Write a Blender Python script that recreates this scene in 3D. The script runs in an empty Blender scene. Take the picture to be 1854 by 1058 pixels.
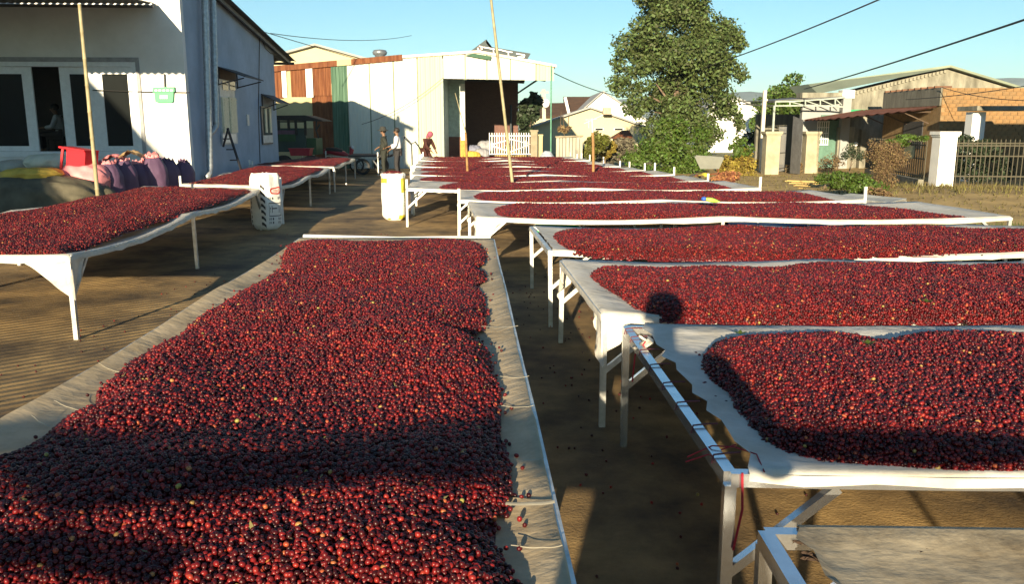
import bpy, math, random
import numpy as np
from mathutils import Vector, Matrix, Quaternion
R = math.radians
random.seed(7); np.random.seed(7)
scn = bpy.context.scene
COL = scn.collection

# ------------------------------------------------------------------ camera
F, CX, CY, H = 1500.0, 927.0, 529.0, 1.75
PITCH = math.atan(297/1500.0)
cam_d = bpy.data.cameras.new('camera'); cam = bpy.data.objects.new('camera', cam_d); COL.objects.link(cam)
cam.location = (0, 0, H); cam.rotation_euler = (math.pi/2 - PITCH, 0, 0)
cam_d.sensor_width = 36; cam_d.lens = 36*F/1854.0; cam_d.clip_start = .05; cam_d.clip_end = 6000
scn.camera = cam
SUN_AZ, SUN_EL = R(10), R(12.0)          # azimuth of the shadows (right of forward), elevation
SUN_STRENGTH, SKY_STRENGTH, EXPOSURE = 5.0, .05, 1.4
# ------------------------------------------------------------------ world, sun, exposure
w = bpy.data.worlds.new('World'); scn.world = w; w.use_nodes = True
nt = w.node_tree; bg = nt.nodes['Background']
sky = nt.nodes.new('ShaderNodeTexSky'); sky.sky_type = 'NISHITA'; sky.sun_disc = False
sky.sun_elevation = SUN_EL; sky.sun_rotation = math.pi + SUN_AZ
sky.air_density = 1.0; sky.dust_density = .3; sky.ozone_density = 1.6; sky.altitude = 500
tint = nt.nodes.new('ShaderNodeMix'); tint.data_type = 'RGBA'; tint.blend_type = 'MULTIPLY'; tint.inputs['Factor'].default_value = 1; tint.inputs['B'].default_value = (.70, 1.05, 1.17, 1)
nt.links.new(sky.outputs[0], tint.inputs['A']); nt.links.new(tint.outputs['Result'], bg.inputs[0]); bg.inputs[1].default_value = SKY_STRENGTH
sd = bpy.data.lights.new('sun', 'SUN'); sd.energy = SUN_STRENGTH; sd.angle = R(.53); sd.color = (1, .83, .56)
sun = bpy.data.objects.new('sun', sd); COL.objects.link(sun)
SUND = Vector((math.sin(SUN_AZ)*math.cos(SUN_EL), math.cos(SUN_AZ)*math.cos(SUN_EL), -math.sin(SUN_EL)))
sun.rotation_euler = SUND.to_track_quat('-Z', 'Y').to_euler(); sun.location = (-10, -40, 30)
vs = scn.view_settings
vs.view_transform = 'Standard'; vs.look = 'None'; vs.gamma = 1; vs.use_curve_mapping = False; vs.exposure = EXPOSURE

# ------------------------------------------------------------------ measuring helpers (ray through a photo point, met with a real plane)
def ray(px, py):
    u = (px-CX)/F; v = -(py-CY)/F; c, s = math.cos(PITCH), math.sin(PITCH)
    return Vector((u, c+v*s, -s+v*c))
O = Vector((0, 0, H))
def G(px, py, z=0.0):
    d = ray(px, py); return O + d*((z-H)/d.z)
def P(px, py, Y):
    d = ray(px, py); return O + d*(Y/d.y)
def on_plane(px, py, p0, n):
    d = ray(px, py); return O + d*((Vector(p0)-O).dot(n)/d.dot(n))

# ------------------------------------------------------------------ materials
MATS = {}
def M(name, col, rough=.75, metal=0., var=.18, scale=6., bump=.0, bscale=60., col2=None, stretch=None, island=0., spec=.4, detail=4., trans=0.):
    if name in MATS: return MATS[name]
    m = bpy.data.materials.new(name); m.use_nodes = True; t = m.node_tree; b = t.nodes['Principled BSDF']
    tc = t.nodes.new('ShaderNodeTexCoord'); mp = t.nodes.new('ShaderNodeMapping')
    t.links.new(tc.outputs['Object'], mp.inputs[0])
    if stretch: mp.inputs['Scale'].default_value = stretch
    n = t.nodes.new('ShaderNodeTexNoise'); n.inputs['Scale'].default_value = scale; n.inputs['Detail'].default_value = detail
    n.inputs['Roughness'].default_value = .62
    t.links.new(mp.outputs[0], n.inputs['Vector'])
    rp = t.nodes.new('ShaderNodeValToRGB')
    c2 = col2 if col2 else tuple(min(1, c*(1+var)) for c in col)
    c1 = col if col2 else tuple(c*(1-var) for c in col)
    rp.color_ramp.elements[0].color = (*c1, 1); rp.color_ramp.elements[1].color = (*c2, 1)
    rp.color_ramp.elements[0].position = .34; rp.color_ramp.elements[1].position = .66
    t.links.new(n.outputs['Fac'], rp.inputs[0])
    out = rp.outputs[0]
    if island:
        g = t.nodes.new('ShaderNodeNewGeometry'); h = t.nodes.new('ShaderNodeHueSaturation')
        mr = t.nodes.new('ShaderNodeMapRange'); mr.inputs['To Min'].default_value = 1-island; mr.inputs['To Max'].default_value = 1+island
        t.links.new(g.outputs['Random Per Island'], mr.inputs[0]); t.links.new(mr.outputs[0], h.inputs['Value'])
        mr2 = t.nodes.new('ShaderNodeMapRange'); mr2.inputs['To Min'].default_value = .5-island*.06; mr2.inputs['To Max'].default_value = .5+island*.04
        t.links.new(g.outputs['Random Per Island'], mr2.inputs[0]); t.links.new(mr2.outputs[0], h.inputs['Hue'])
        t.links.new(out, h.inputs['Color']); out = h.outputs[0]
    t.links.new(out, b.inputs['Base Color'])
    b.inputs['Roughness'].default_value = rough; b.inputs['Metallic'].default_value = metal
    b.inputs['Specular IOR Level'].default_value = spec
    if bump:
        n2 = t.nodes.new('ShaderNodeTexNoise'); n2.inputs['Scale'].default_value = bscale; n2.inputs['Detail'].default_value = 3
        t.links.new(mp.outputs[0], n2.inputs['Vector'])
        bp = t.nodes.new('ShaderNodeBump'); bp.inputs['Strength'].default_value = bump; bp.inputs['Distance'].default_value = .02
        t.links.new(n2.outputs['Fac'], bp.inputs['Height']); t.links.new(bp.outputs[0], b.inputs['Normal'])
    if trans:
        tl = t.nodes.new('ShaderNodeBsdfTranslucent'); mx = t.nodes.new('ShaderNodeMixShader'); mx.inputs[0].default_value = trans
        t.links.new(out, tl.inputs[0]); t.links.new(b.outputs[0], mx.inputs[1]); t.links.new(tl.outputs[0], mx.inputs[2])
        t.links.new(mx.outputs[0], t.nodes['Material Output'].inputs[0])
    MATS[name] = m; return m

def cherry_material():
    m = bpy.data.materials.new('coffee_cherry_skin'); m.use_nodes = True; t = m.node_tree; b = t.nodes['Principled BSDF']
    oi = t.nodes.new('ShaderNodeObjectInfo'); rp = t.nodes.new('ShaderNodeValToRGB'); cr = rp.color_ramp
    stops = [(0, (.018, .003, .005)), (.22, (.036, .004, .005)), (.58, (.084, .0055, .007)), (.9, (.175, .0105, .011)), (.978, (.25, .022, .015)), (.992, (.33, .08, .03)), (.998, (.36, .22, .07)), (1, (.26, .24, .06))]
    cr.elements[0].position = stops[0][0]; cr.elements[0].color = (*stops[0][1], 1)
    cr.elements[1].position = 1; cr.elements[1].color = (*stops[-1][1], 1)
    for p, c in stops[1:-1]:
        e = cr.elements.new(p); e.color = (*c, 1)
    t.links.new(oi.outputs['Random'], rp.inputs[0]); t.links.new(rp.outputs[0], b.inputs['Base Color'])
    b.inputs['Roughness'].default_value = .36; b.inputs['Specular IOR Level'].default_value = .32
    return m
def heap_material():
    m = bpy.data.materials.new('coffee_cherry_heap'); m.use_nodes = True; t = m.node_tree; b = t.nodes['Principled BSDF']
    tc = t.nodes.new('ShaderNodeTexCoord'); v = t.nodes.new('ShaderNodeTexVoronoi'); v.inputs['Scale'].default_value = 62
    t.links.new(tc.outputs['Object'], v.inputs['Vector'])
    rp = t.nodes.new('ShaderNodeValToRGB'); cr = rp.color_ramp
    cr.elements[0].color = (.05, .005, .010, 1); cr.elements[1].color = (.185, .013, .013, 1)
    e = cr.elements.new(.5); e.color = (.082, .0055, .008, 1); e = cr.elements.new(.85); e.color = (.155, .010, .011, 1)
    sp = t.nodes.new('ShaderNodeSeparateColor'); t.links.new(v.outputs['Color'], sp.inputs[0])
    t.links.new(sp.outputs[0], rp.inputs[0]); t.links.new(rp.outputs[0], b.inputs['Base Color'])
    bp = t.nodes.new('ShaderNodeBump'); bp.inputs['Strength'].default_value = .9; bp.inputs['Distance'].default_value = .012; bp.invert = True
    t.links.new(v.outputs['Distance'], bp.inputs['Height']); t.links.new(bp.outputs[0], b.inputs['Normal'])
    b.inputs['Roughness'].default_value = .4
    return m
CHERRY, HEAP = cherry_material(), heap_material()

def net_material(name, col, dirt):
    m = bpy.data.materials.new(name); m.use_nodes = True; t = m.node_tree; b = t.nodes['Principled BSDF']
    tc = t.nodes.new('ShaderNodeTexCoord')
    n = t.nodes.new('ShaderNodeTexNoise'); n.inputs['Scale'].default_value = 3.5; n.inputs['Detail'].default_value = 8; n.inputs['Roughness'].default_value = .7
    t.links.new(tc.outputs['Object'], n.inputs['Vector'])
    rp = t.nodes.new('ShaderNodeValToRGB'); rp.color_ramp.elements[0].position = .33; rp.color_ramp.elements[1].position = .62
    rp.color_ramp.elements[0].color = (*dirt, 1); rp.color_ramp.elements[1].color = (*col, 1)
    t.links.new(n.outputs['Fac'], rp.inputs[0])
    mp = t.nodes.new('ShaderNodeMapping'); mp.inputs['Scale'].default_value = (3.0, 7, 4); t.links.new(tc.outputs['Object'], mp.inputs[0])
    n2 = t.nodes.new('ShaderNodeTexNoise'); n2.inputs['Scale'].default_value = 2.5; n2.inputs['Detail'].default_value = 6; t.links.new(mp.outputs[0], n2.inputs['Vector'])
    n3 = t.nodes.new('ShaderNodeTexNoise'); n3.inputs['Scale'].default_value = 9; n3.inputs['Detail'].default_value = 5; t.links.new(tc.outputs['Object'], n3.inputs['Vector'])
    ad = t.nodes.new('ShaderNodeMath'); ad.operation = 'ADD'; t.links.new(n2.outputs['Fac'], ad.inputs[0]); t.links.new(n3.outputs['Fac'], ad.inputs[1])
    bp = t.nodes.new('ShaderNodeBump'); bp.inputs['Strength'].default_value = .4; bp.inputs['Distance'].default_value = .02
    t.links.new(ad.outputs[0], bp.inputs['Height']); t.links.new(bp.outputs[0], b.inputs['Normal'])
    t.links.new(rp.outputs[0], b.inputs['Base Color']); b.inputs['Roughness'].default_value = .6; b.inputs['Specular IOR Level'].default_value = .25
    tl = t.nodes.new('ShaderNodeBsdfTranslucent'); mx = t.nodes.new('ShaderNodeMixShader'); mx.inputs[0].default_value = .22
    t.links.new(rp.outputs[0], tl.inputs[0]); t.links.new(b.outputs[0], mx.inputs[1]); t.links.new(tl.outputs[0], mx.inputs[2])
    t.links.new(mx.outputs[0], t.nodes['Material Output'].inputs[0])
    return m
NET = net_material('white_net', (.76, .73, .66), (.56, .52, .44))
NET_OLD = net_material('weathered_net', (.62, .50, .33), (.36, .28, .17))
ALU = M('aluminium_tube', (.40,.40,.38), .40, .6, .15, 9, .06, 50, col2=(.66,.66,.65))
STEEL_BLUE = M('bright_aluminium', (.66, .68, .70), .22, .9, .08, 12)
WHITE_METAL = M('white_painted_metal', (.78, .77, .72), .5, 0, .1, 8)

# ------------------------------------------------------------------ mesh builder
class MB:
    def __init__(s): s.v = []; s.f = []; s.mi = []
    def add(s, vs, fs, mi=0):
        o = len(s.v); s.v += [Vector(v) for v in vs]; s.f += [tuple(i+o for i in f) for f in fs]; s.mi += [mi]*len(fs); return s
    def box(s, c, size, rz=0., mi=0, M3=None):
        x, y, z = size[0]/2, size[1]/2, size[2]/2
        q = M3 if M3 is not None else Matrix.Rotation(rz, 3, 'Z')
        vs = [Vector(c)+q@Vector((a*x, b*y, d*z)) for a, b, d in ((-1,-1,-1),(1,-1,-1),(1,1,-1),(-1,1,-1),(-1,-1,1),(1,-1,1),(1,1,1),(-1,1,1))]
        return s.add(vs, [(0,3,2,1),(4,5,6,7),(0,1,5,4),(1,2,6,5),(2,3,7,6),(3,0,4,7)], mi)
    def bar(s, a, b, w, h=None, mi=0):
        a, b = Vector(a), Vector(b); h = h or w; d = b-a; L = d.length
        if L < 1e-6: return s
        z = d/L; up = Vector((0,0,1)) if abs(z.z) < .95 else Vector((0,1,0))
        x = up.cross(z).normalized(); y = z.cross(x)
        q = Matrix((x, y, z)).transposed()
        return s.box((a+b)/2, (w, h, L), mi=mi, M3=q)
    def tube(s, pts, r, n=8, mi=0, cap=True):
        pts = [Vector(p) for p in pts]; k = len(pts); rr = r if isinstance(r, (list, tuple)) else [r]*k
        o = len(s.v); px = None
        for i, p in enumerate(pts):
            d = (pts[min(i+1, k-1)]-pts[max(i-1, 0)]).normalized()
            if px is None:
                up = Vector((0,0,1)) if abs(d.z) < .9 else Vector((1,0,0)); px = up.cross(d).normalized()
            else:
                px = (px-d*px.dot(d)).normalized()
            y = d.cross(px)
            for j in range(n):
                a = 2*math.pi*j/n; s.v.append(p+(px*math.cos(a)+y*math.sin(a))*rr[i])
        for i in range(k-1):
            for j in range(n):
                s.f.append((o+i*n+j, o+i*n+(j+1) % n, o+(i+1)*n+(j+1) % n, o+(i+1)*n+j)); s.mi.append(mi)
        if cap:
            s.f.append(tuple(o+j for j in reversed(range(n)))); s.f.append(tuple(o+(k-1)*n+j for j in range(n))); s.mi += [mi, mi]
        return s
    def prism(s, poly, off, mi=0):
        poly = [Vector(p) for p in poly]; off = Vector(off); n = len(poly)
        return s.add(poly+[p+off for p in poly], [tuple(reversed(range(n))), tuple(range(n, 2*n))]+[(i, (i+1) % n, n+(i+1) % n, n+i) for i in range(n)], mi)
    def grid(s, fn, nu, nv, mi=0, closed=False):
        vs = [fn(i/nu, j/nv) for i in range(nu+1) for j in range(nv+1)]
        fs = [(i*(nv+1)+j, (i+1)*(nv+1)+j, (i+1)*(nv+1)+j+1, i*(nv+1)+j+1) for i in range(nu) for j in range(nv)]
        return s.add(vs, fs, mi)
    def lathe(s, prof, c, n=16, mi=0):
        c = Vector(c)
        def fn(u, v):
            i = round(u*(len(prof)-1)); r, z = prof[i]; a = 2*math.pi*v; return c+Vector((r*math.cos(a), r*math.sin(a), z))
        return s.grid(fn, len(prof)-1, n, mi)
    def sphere(s, c, r, n=10, mi=0):
        r = r if isinstance(r, (tuple, list)) else (r, r, r); c = Vector(c)
        def fn(u, v):
            a, b = math.pi*u, 2*math.pi*v
            return c+Vector((r[0]*math.sin(a)*math.cos(b), r[1]*math.sin(a)*math.sin(b), -r[2]*math.cos(a)))
        return s.grid(fn, n//2+2, n, mi)
    def build(s, name, mat, parent=None, smooth=False, origin=None):
        off = Vector((0,0,0)); p = parent
        while p: off += p.location; p = p.parent
        me = bpy.data.meshes.new(name); o = bpy.data.objects.new(name, me)
        if parent is None:
            if origin is None:
                a = np.array([tuple(v) for v in s.v]); mn, mx = a.min(0), a.max(0); origin = ((mn[0]+mx[0])/2, (mn[1]+mx[1])/2, mn[2])
            off = Vector(origin); o.location = off
        me.from_pydata([tuple(v-off) for v in s.v], [], s.f)
        for m in (mat if isinstance(mat, (list, tuple)) else [mat]): me.materials.append(m)
        if any(s.mi): me.polygons.foreach_set('material_index', s.mi)
        if smooth: me.polygons.foreach_set('use_smooth', [True]*len(s.f))
        me.update(); COL.objects.link(o)
        if parent: o.parent = parent
        return o
def tag(o, label=None, cat=None, group=None, kind=None):
    if label: o['label'] = label
    if cat: o['category'] = cat
    if group: o['group'] = group
    if kind: o['kind'] = kind
    return o
def thing(name, loc, label, cat, group=None):
    o = bpy.data.objects.new(name, None); o.location = loc; o.empty_display_size = .2; COL.objects.link(o)
    return tag(o, label, cat, group)
def piece(name, mesh, loc, parent, scale=(1,1,1), rot=(0,0,0)):
    off = Vector((0,0,0)); p = parent
    while p: off += p.location; p = p.parent
    o = bpy.data.objects.new(name, mesh); o.location = Vector(loc)-off; o.scale = scale; o.rotation_euler = rot
    o.parent = parent; COL.objects.link(o); return o
def mesh_of(mb, name, mat, smooth=False):
    me = bpy.data.meshes.new(name); me.from_pydata([tuple(v) for v in mb.v], [], mb.f); me.materials.append(mat)
    if smooth: me.polygons.foreach_set('use_smooth', [True]*len(mb.f))
    return me
def struct(o): o['kind'] = 'structure'; return o
def sines(seed, n=7, w0=1., w1=6.):
    r = np.random.RandomState(seed); k = []
    for _ in range(n):
        a = r.uniform(0, 2*math.pi); f = r.uniform(w0, w1); k.append((math.cos(a)*f, math.sin(a)*f, r.uniform(0, 6.28), r.uniform(.5, 1)*(w0/f)**.5))
    s = sum(q[3] for q in k)
    return lambda x, y: sum(q[3]*np.sin(q[0]*x+q[1]*y+q[2]) for q in k)/s

# ================================================================== SETTING
def ground_material():
    m = bpy.data.materials.new('yard_concrete'); m.use_nodes = True; t = m.node_tree; b = t.nodes['Principled BSDF']
    tc = t.nodes.new('ShaderNodeTexCoord')
    def noise(sc, de, st=None):
        n = t.nodes.new('ShaderNodeTexNoise'); n.inputs['Scale'].default_value = sc; n.inputs['Detail'].default_value = de; n.inputs['Roughness'].default_value = .65
        if st:
            mp = t.nodes.new('ShaderNodeMapping'); mp.inputs['Scale'].default_value = st; t.links.new(tc.outputs['Object'], mp.inputs[0]); t.links.new(mp.outputs[0], n.inputs['Vector'])
        else: t.links.new(tc.outputs['Object'], n.inputs['Vector'])
        return n
    n1 = noise(.9, 9); n2 = noise(3.2, 9, (1, 1.25, 1)); n3 = noise(60, 3)
    rp = t.nodes.new('ShaderNodeValToRGB'); cr = rp.color_ramp
    cr.elements[0].position = .36; cr.elements[0].color = (.058, .037, .019, 1); cr.elements[1].position = .7; cr.elements[1].color = (.46, .30, .120, 1)
    t.links.new(n1.outputs['Fac'], rp.inputs[0])
    mx = t.nodes.new('ShaderNodeMix'); mx.data_type = 'RGBA'; mx.blend_type = 'MULTIPLY'; mx.inputs['Factor'].default_value = .75
    r2 = t.nodes.new('ShaderNodeValToRGB'); r2.color_ramp.elements[0].position = .3; r2.color_ramp.elements[1].position = .6
    r2.color_ramp.elements[0].color = (.45, .43, .40, 1); r2.color_ramp.elements[1].color = (1, 1, 1, 1)
    t.links.new(n2.outputs['Fac'], r2.inputs[0]); t.links.new(rp.outputs[0], mx.inputs['A']); t.links.new(r2.outputs[0], mx.inputs['B'])
    t.links.new(mx.outputs['Result'], b.inputs['Base Color']); b.inputs['Roughness'].default_value = .85
    # broom grooves in the slab
    mp = t.nodes.new('ShaderNodeMapping'); mp.inputs['Rotation'].default_value = (0, 0, R(47)); t.links.new(tc.outputs['Object'], mp.inputs[0])
    wv = t.nodes.new('ShaderNodeTexWave'); wv.bands_direction = 'X'; wv.inputs['Scale'].default_value = 2.9; wv.inputs['Distortion'].default_value = 1.6; wv.inputs['Detail'].default_value = 3; wv.inputs['Detail Scale'].default_value = .6
    t.links.new(mp.outputs[0], wv.inputs['Vector'])
    sx = t.nodes.new('ShaderNodeSeparateXYZ'); t.links.new(tc.outputs['Object'], sx.inputs[0])
    mr = t.nodes.new('ShaderNodeMapRange'); mr.inputs['From Min'].default_value = -1.4; mr.inputs['From Max'].default_value = -2.6; t.links.new(sx.outputs[0], mr.inputs[0])
    mr2 = t.nodes.new('ShaderNodeMapRange'); mr2.inputs['From Min'].default_value = 13.; mr2.inputs['From Max'].default_value = 8.; t.links.new(sx.outputs[1], mr2.inputs[0])
    mu0 = t.nodes.new('ShaderNodeMath'); mu0.operation = 'MULTIPLY'; t.links.new(mr.outputs[0], mu0.inputs[0]); t.links.new(mr2.outputs[0], mu0.inputs[1])
    mu = t.nodes.new('ShaderNodeMath'); mu.operation = 'MULTIPLY'; wm = t.nodes.new('ShaderNodeMath'); wm.operation = 'MULTIPLY'; t.links.new(wv.outputs['Fac'], wm.inputs[0]); t.links.new(n1.outputs['Fac'], wm.inputs[1]); t.links.new(wm.outputs[0], mu.inputs[0]); t.links.new(mu0.outputs[0], mu.inputs[1])
    ad = t.nodes.new('ShaderNodeMath'); ad.operation = 'MULTIPLY_ADD'; ad.inputs[1].default_value = .25; t.links.new(n3.outputs['Fac'], ad.inputs[0]); t.links.new(mu.outputs[0], ad.inputs[2])
    ad2 = t.nodes.new('ShaderNodeMath'); ad2.operation = 'MULTIPLY_ADD'; ad2.inputs[1].default_value = .5; t.links.new(n2.outputs['Fac'], ad2.inputs[0]); t.links.new(ad.outputs[0], ad2.inputs[2])
    bp = t.nodes.new('ShaderNodeBump'); bp.inputs['Strength'].default_value = .7; bp.inputs['Distance'].default_value = .03
    t.links.new(ad2.outputs[0], bp.inputs['Height']); t.links.new(bp.outputs[0], b.inputs['Normal'])
    return m
EARTH = M('dry_earth', (.24, .165, .065), .95, 0, .3, 1.5, .5, 25, col2=(.46, .32, .125))
GRASSY = M('far_fields', (.10, .12, .05), .95, 0, .3, .08, 0, col2=(.22, .19, .09))
b_ = MB(); b_.add([(-2500,-800,-.012),(2500,-800,-.012),(2500,2500,-.012),(-2500,2500,-.012)], [(0,1,2,3)])
struct(b_.build('ground', GRASSY, origin=(0,0,0)))
gn = sines(3, 8, .3, 2.5)
def dirt(u, v):
    x, y = 5.2+u*34, 5+v*37
    edge = min(1, max(0, (x-6.4-.1*max(0, 20-y))/2.5)); bank = math.exp(-((y-20.5)/4.5)**2)*max(0, min(1, (x-7.5)/2))*.22
    return Vector((x, y, -.008+.05*edge*(float(gn(x, y))*.5+.5)+bank))
b_ = MB(); b_.grid(dirt, 80, 80); struct(b_.build('dirt_verge', EARTH, smooth=True, origin=(0,0,0)))
b_ = MB(); b_.add([(-34,-14,0),(6.3,-14,0),(6.3,30,0),(4.5,38,0),(-34,38,0)], [(0,1,2,3,4)])
struct(b_.build('yard_pavement', ground_material(), origin=(0,0,0)))
b_ = MB(); b_.add([(3.2,31,.004),(30,26.5,.004),(30,29.5,.004),(3.2,36,.004)], [(0,1,2,3)])
# hills; the haze blue of distance is put into their base colour
HILL = M('hazed_wooded_hill', (.10, .15, .16), 1., 0, .25, .02, 0, col2=(.17, .22, .22), detail=8)
hn = sines(11, 9, .004, .03)
def hill(y0, hts, wid, seed):
    f = sines(seed, 9, .006, .06)
    def fn(u, v):
        x = -1500+3000*u; t = v; y = y0+t*wid
        hgt = np.interp(x, [a for a, _ in hts], [c for _, c in hts]); hgt = float(hgt)*(1+.10*float(f(x, y)))
        return Vector((x, y, -1+hgt*math.sin(math.pi*min(1, t*1.0))**.8))
    return fn
b_ = MB(); b_.grid(hill(1000, [(-1500, 20), (-300, 30), (40, 38), (120, 43), (260, 48), (350, 54), (480, 46), (600, 62), (700, 76), (820, 72), (1000, 60), (1500, 40)], 500, 5), 300, 10)
struct(b_.build('hills', HILL, smooth=True, origin=(0,1200,0)))

# ================================================================== WHITEWASHED HOUSE (left)
WALL_W = M('white_plaster', (.66,.65,.62), .85, 0, .1, 1.2, .12, 30, col2=(.80,.79,.76), detail=10)
DARK = M('dark_interior', (.05, .05, .055), .9, 0, .2, 3)
GLASS = M('dark_window_glass', (.012, .014, .014), .12, 0, .1, 2, spec=.12)
ALUW = M('white_aluminium', (.72, .73, .74), .4, .1, .06, 10)
TINROOF = M('grey_tin_roof', (.13, .13, .13), .6, .3, .25, 4)
HC = P(347, 300, 20.0); HC = Vector((HC.x, HC.y, 0))
hd = Vector((-.05, 1, 0)).normalized(); he = Vector((1, .05, 0)).normalized()
Wf = lambda px, py, out=0.: on_plane(px, py, HC-hd*out, hd)      # on the front wall
Sf = lambda px, py, out=0.: on_plane(px, py, HC+he*out, he)      # on the side wall
house = thing('house', HC-he*3.5+hd*4, 'whitewashed house with grey tin roof, sliding glass doors and two small side windows', 'house')
LF = 8.0; LS = 9.2
dl, dr = Wf(-60, 112), Wf(247, 112)
zt, zb = dr.z, Wf(240, 284).z
a = (dr-HC).dot(he); a0 = -LF+.6
def hw(s, t, z): return HC+he*s+hd*t+Vector((0,0,z))
ztop = 5.35
b_ = MB()
def slab(s0, s1, z0, z1, t0=0., t1=.2): b_.prism([hw(s0,t0,z0),hw(s1,t0,z0),hw(s1,t0,z1),hw(s0,t0,z1)], hd*(t1-t0))
slab(a, 0, 0, ztop); slab(-LF, a0, 0, ztop); slab(a0, a, zt, ztop); slab(a0, a, 0, zb)
b_.build('front_wall', WALL_W, house)
b_ = MB(); rz = lambda t: 5.40-.118*t
b_.prism([hw(-.2,.203,0),hw(-.2,LS,0),hw(-.2,LS,rz(LS)),hw(-.2,.203,rz(.2))], he*.2)
b_.build('side_wall', M('pale_blue_plaster', (.33,.41,.52), .85, 0, .12, 1.1, .12, 30, detail=9), house)
b_ = MB(); b_.prism([hw(-LF,LS-.2,0),hw(-.2,LS-.2,0),hw(-.2,LS-.2,4.2),hw(-LF,LS-.2,4.2)], hd*.195); b_.prism([hw(-LF,.2,0),hw(-LF,LS-.2,0),hw(-LF,LS-.2,4.3),hw(-LF,.2,5.1)], he*.2)
b_.build('back_wall', WALL_W, house)
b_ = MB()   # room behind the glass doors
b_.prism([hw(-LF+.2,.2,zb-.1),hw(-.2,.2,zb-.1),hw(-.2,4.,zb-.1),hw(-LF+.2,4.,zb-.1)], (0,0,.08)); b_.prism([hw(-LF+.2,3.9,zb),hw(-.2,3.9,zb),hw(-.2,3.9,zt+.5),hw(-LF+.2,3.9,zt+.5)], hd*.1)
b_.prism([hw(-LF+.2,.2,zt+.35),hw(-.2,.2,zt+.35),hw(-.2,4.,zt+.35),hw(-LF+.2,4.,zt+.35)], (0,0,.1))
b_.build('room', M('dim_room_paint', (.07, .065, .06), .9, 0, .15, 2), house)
b_ = MB()   # roof, corrugated sheet
def roof(u, v):
    s = -LF-.4+(LF+.75)*u; t = -.9+(LS+3.0)*v
    return hw(s, t, rz(t)+.06+.03*math.sin(u*110))
b_.grid(roof, 110, 6)
b_.prism([hw(-LF-.4,LS+1.9,rz(LS+2)-.07),hw(.3,LS+1.9,rz(LS+2)-.07),hw(.3,LS+1.9,rz(LS+2)+.02),hw(-LF-.4,LS+1.9,rz(LS+2)+.02)], hd*.05)
for s in (-6,-4,-2,.15): b_.bar(hw(s,-.8,rz(-.8)-.02), hw(s,LS+1.9,rz(LS+1.9)-.02), .06, .1)
b_.build('roof', TINROOF, house)
b_ = MB()   # corrugated terrace canopy whose scalloped shadow falls on the front wall
ce, cz = 5.6, None
cz = Wf(300, 133).z + ce*math.tan(SUN_EL)/math.cos(SUN_AZ)
def canopy(u, v):
    s = -LF-1+(LF+.5)*u; t = -.05-(ce-.05)*v
    return hw(s, t, cz+.35*(1-v)+.022*math.sin(s*2*math.pi/.16))
b_.grid(canopy, 480, 3)
for t in (.3, 2.7, ce-.5): b_.bar(hw(-LF-1,-t,cz+.26*(1-t/ce)), hw(-.5,-t,cz+.26*(1-t/ce)), .06, .06)
b_.build('terrace_canopy', TINROOF, house, smooth=True)
# sliding glass doors
door = MB()
fz = .05
def fbar(p, q, w, d=.08, t=-.02): door.prism([hw(p[0]-w/2,t,p[1]),hw(p[0]+w/2,t,p[1]),hw(q[0]+w/2,t,q[1]),hw(q[0]-w/2,t,q[1])], hd*d)
S = lambda px: (Wf(px, 200)-HC).dot(he)
z_in = Wf(200, 122).z; z_bt = Wf(200, 272).z
def rect(mb, s0, s1, z0, z1, t0, t1): mb.prism([hw(s0,t0,z0),hw(s1,t0,z0),hw(s1,t0,z1),hw(s0,t0,z1)], hd*(t1-t0))
rect(door, a0+.01, a-.01, zt-.11, zt-.004, -.03, .12); rect(door, a-.13, a-.01, zb, zt-.11, -.03, .12); rect(door, a0+.01, a-.13, zb+.004, zb+.13, -.028, .115)
df = door.build('door_frame', ALUW, house)
for nm, x0, x1, gx0, gx1, t in (('sliding_door', 112, 172, 130, 158, .05), ('sliding_door', 166, 247, 190, 236, .0), ('sliding_door', 25, 62, -60, 44, .05)):
    m = MB(); s0, s1, g0, g1 = S(x0), S(x1), S(gx0), S(gx1)
    if x0 == 25: g0 = S(-40); s0 = S(-58)
    zz1 = zt-.115; zz0 = zb+.135
    rect(m, s0, g0, zz0, zz1, t, t+.045); rect(m, g1, s1, zz0, zz1, t, t+.045); rect(m, g0, g1, zz1-.16, zz1, t, t+.045); rect(m, g0, g1, zz0, zz0+.12, t, t+.045)
    d_ = m.build(nm, ALUW, house)
    m = MB(); rect(m, g0, g1, zz0+.12, zz1-.16, t+.018, t+.026); m.build('pane', GLASS, d_)
m = MB(); rect(m, a-.02, a+.06, zb, zt+.10, -.035, -.001); rect(m, a0, a-.02, zt, zt+.10, -.034, -.001); m.build('door_surround', M('grey_trim', (.30,.30,.31), .7), house)
# side-wall windows with little metal canopies
def sp(px, py, out): return Sf(px, py, out)
CREAM = M('cream_shutter', (.72, .68, .50), .6, 0, .1, 10)
FRAME = M('grey_window_frame', (.55, .57, .58), .5)
def side_rect(m, x0, x1, y0, y1, o0, o1):
    p0, p1 = Sf(x0, (y0+y1)/2), Sf(x1, (y0+y1)/2); t0, t1 = (p0-HC).dot(hd), (p1-HC).dot(hd); z0, z1 = Sf(x0, y1).z, Sf(x0, y0).z
    m.prism([hw(o0,t0,z0),hw(o0,t1,z0),hw(o0,t1,z1),hw(o0,t0,z1)], he*(o1-o0)); return t0, t1, z0, z1
wn = MB(); side_rect(wn, 397, 424, 143, 262, .002, .05); w1 = wn.build('window', FRAME, house)
m = MB(); side_rect(m, 399, 409, 146, 162, .052, .06); side_rect(m, 412, 422, 146, 162, .052, .06); m.build('pane', GLASS, w1)
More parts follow.
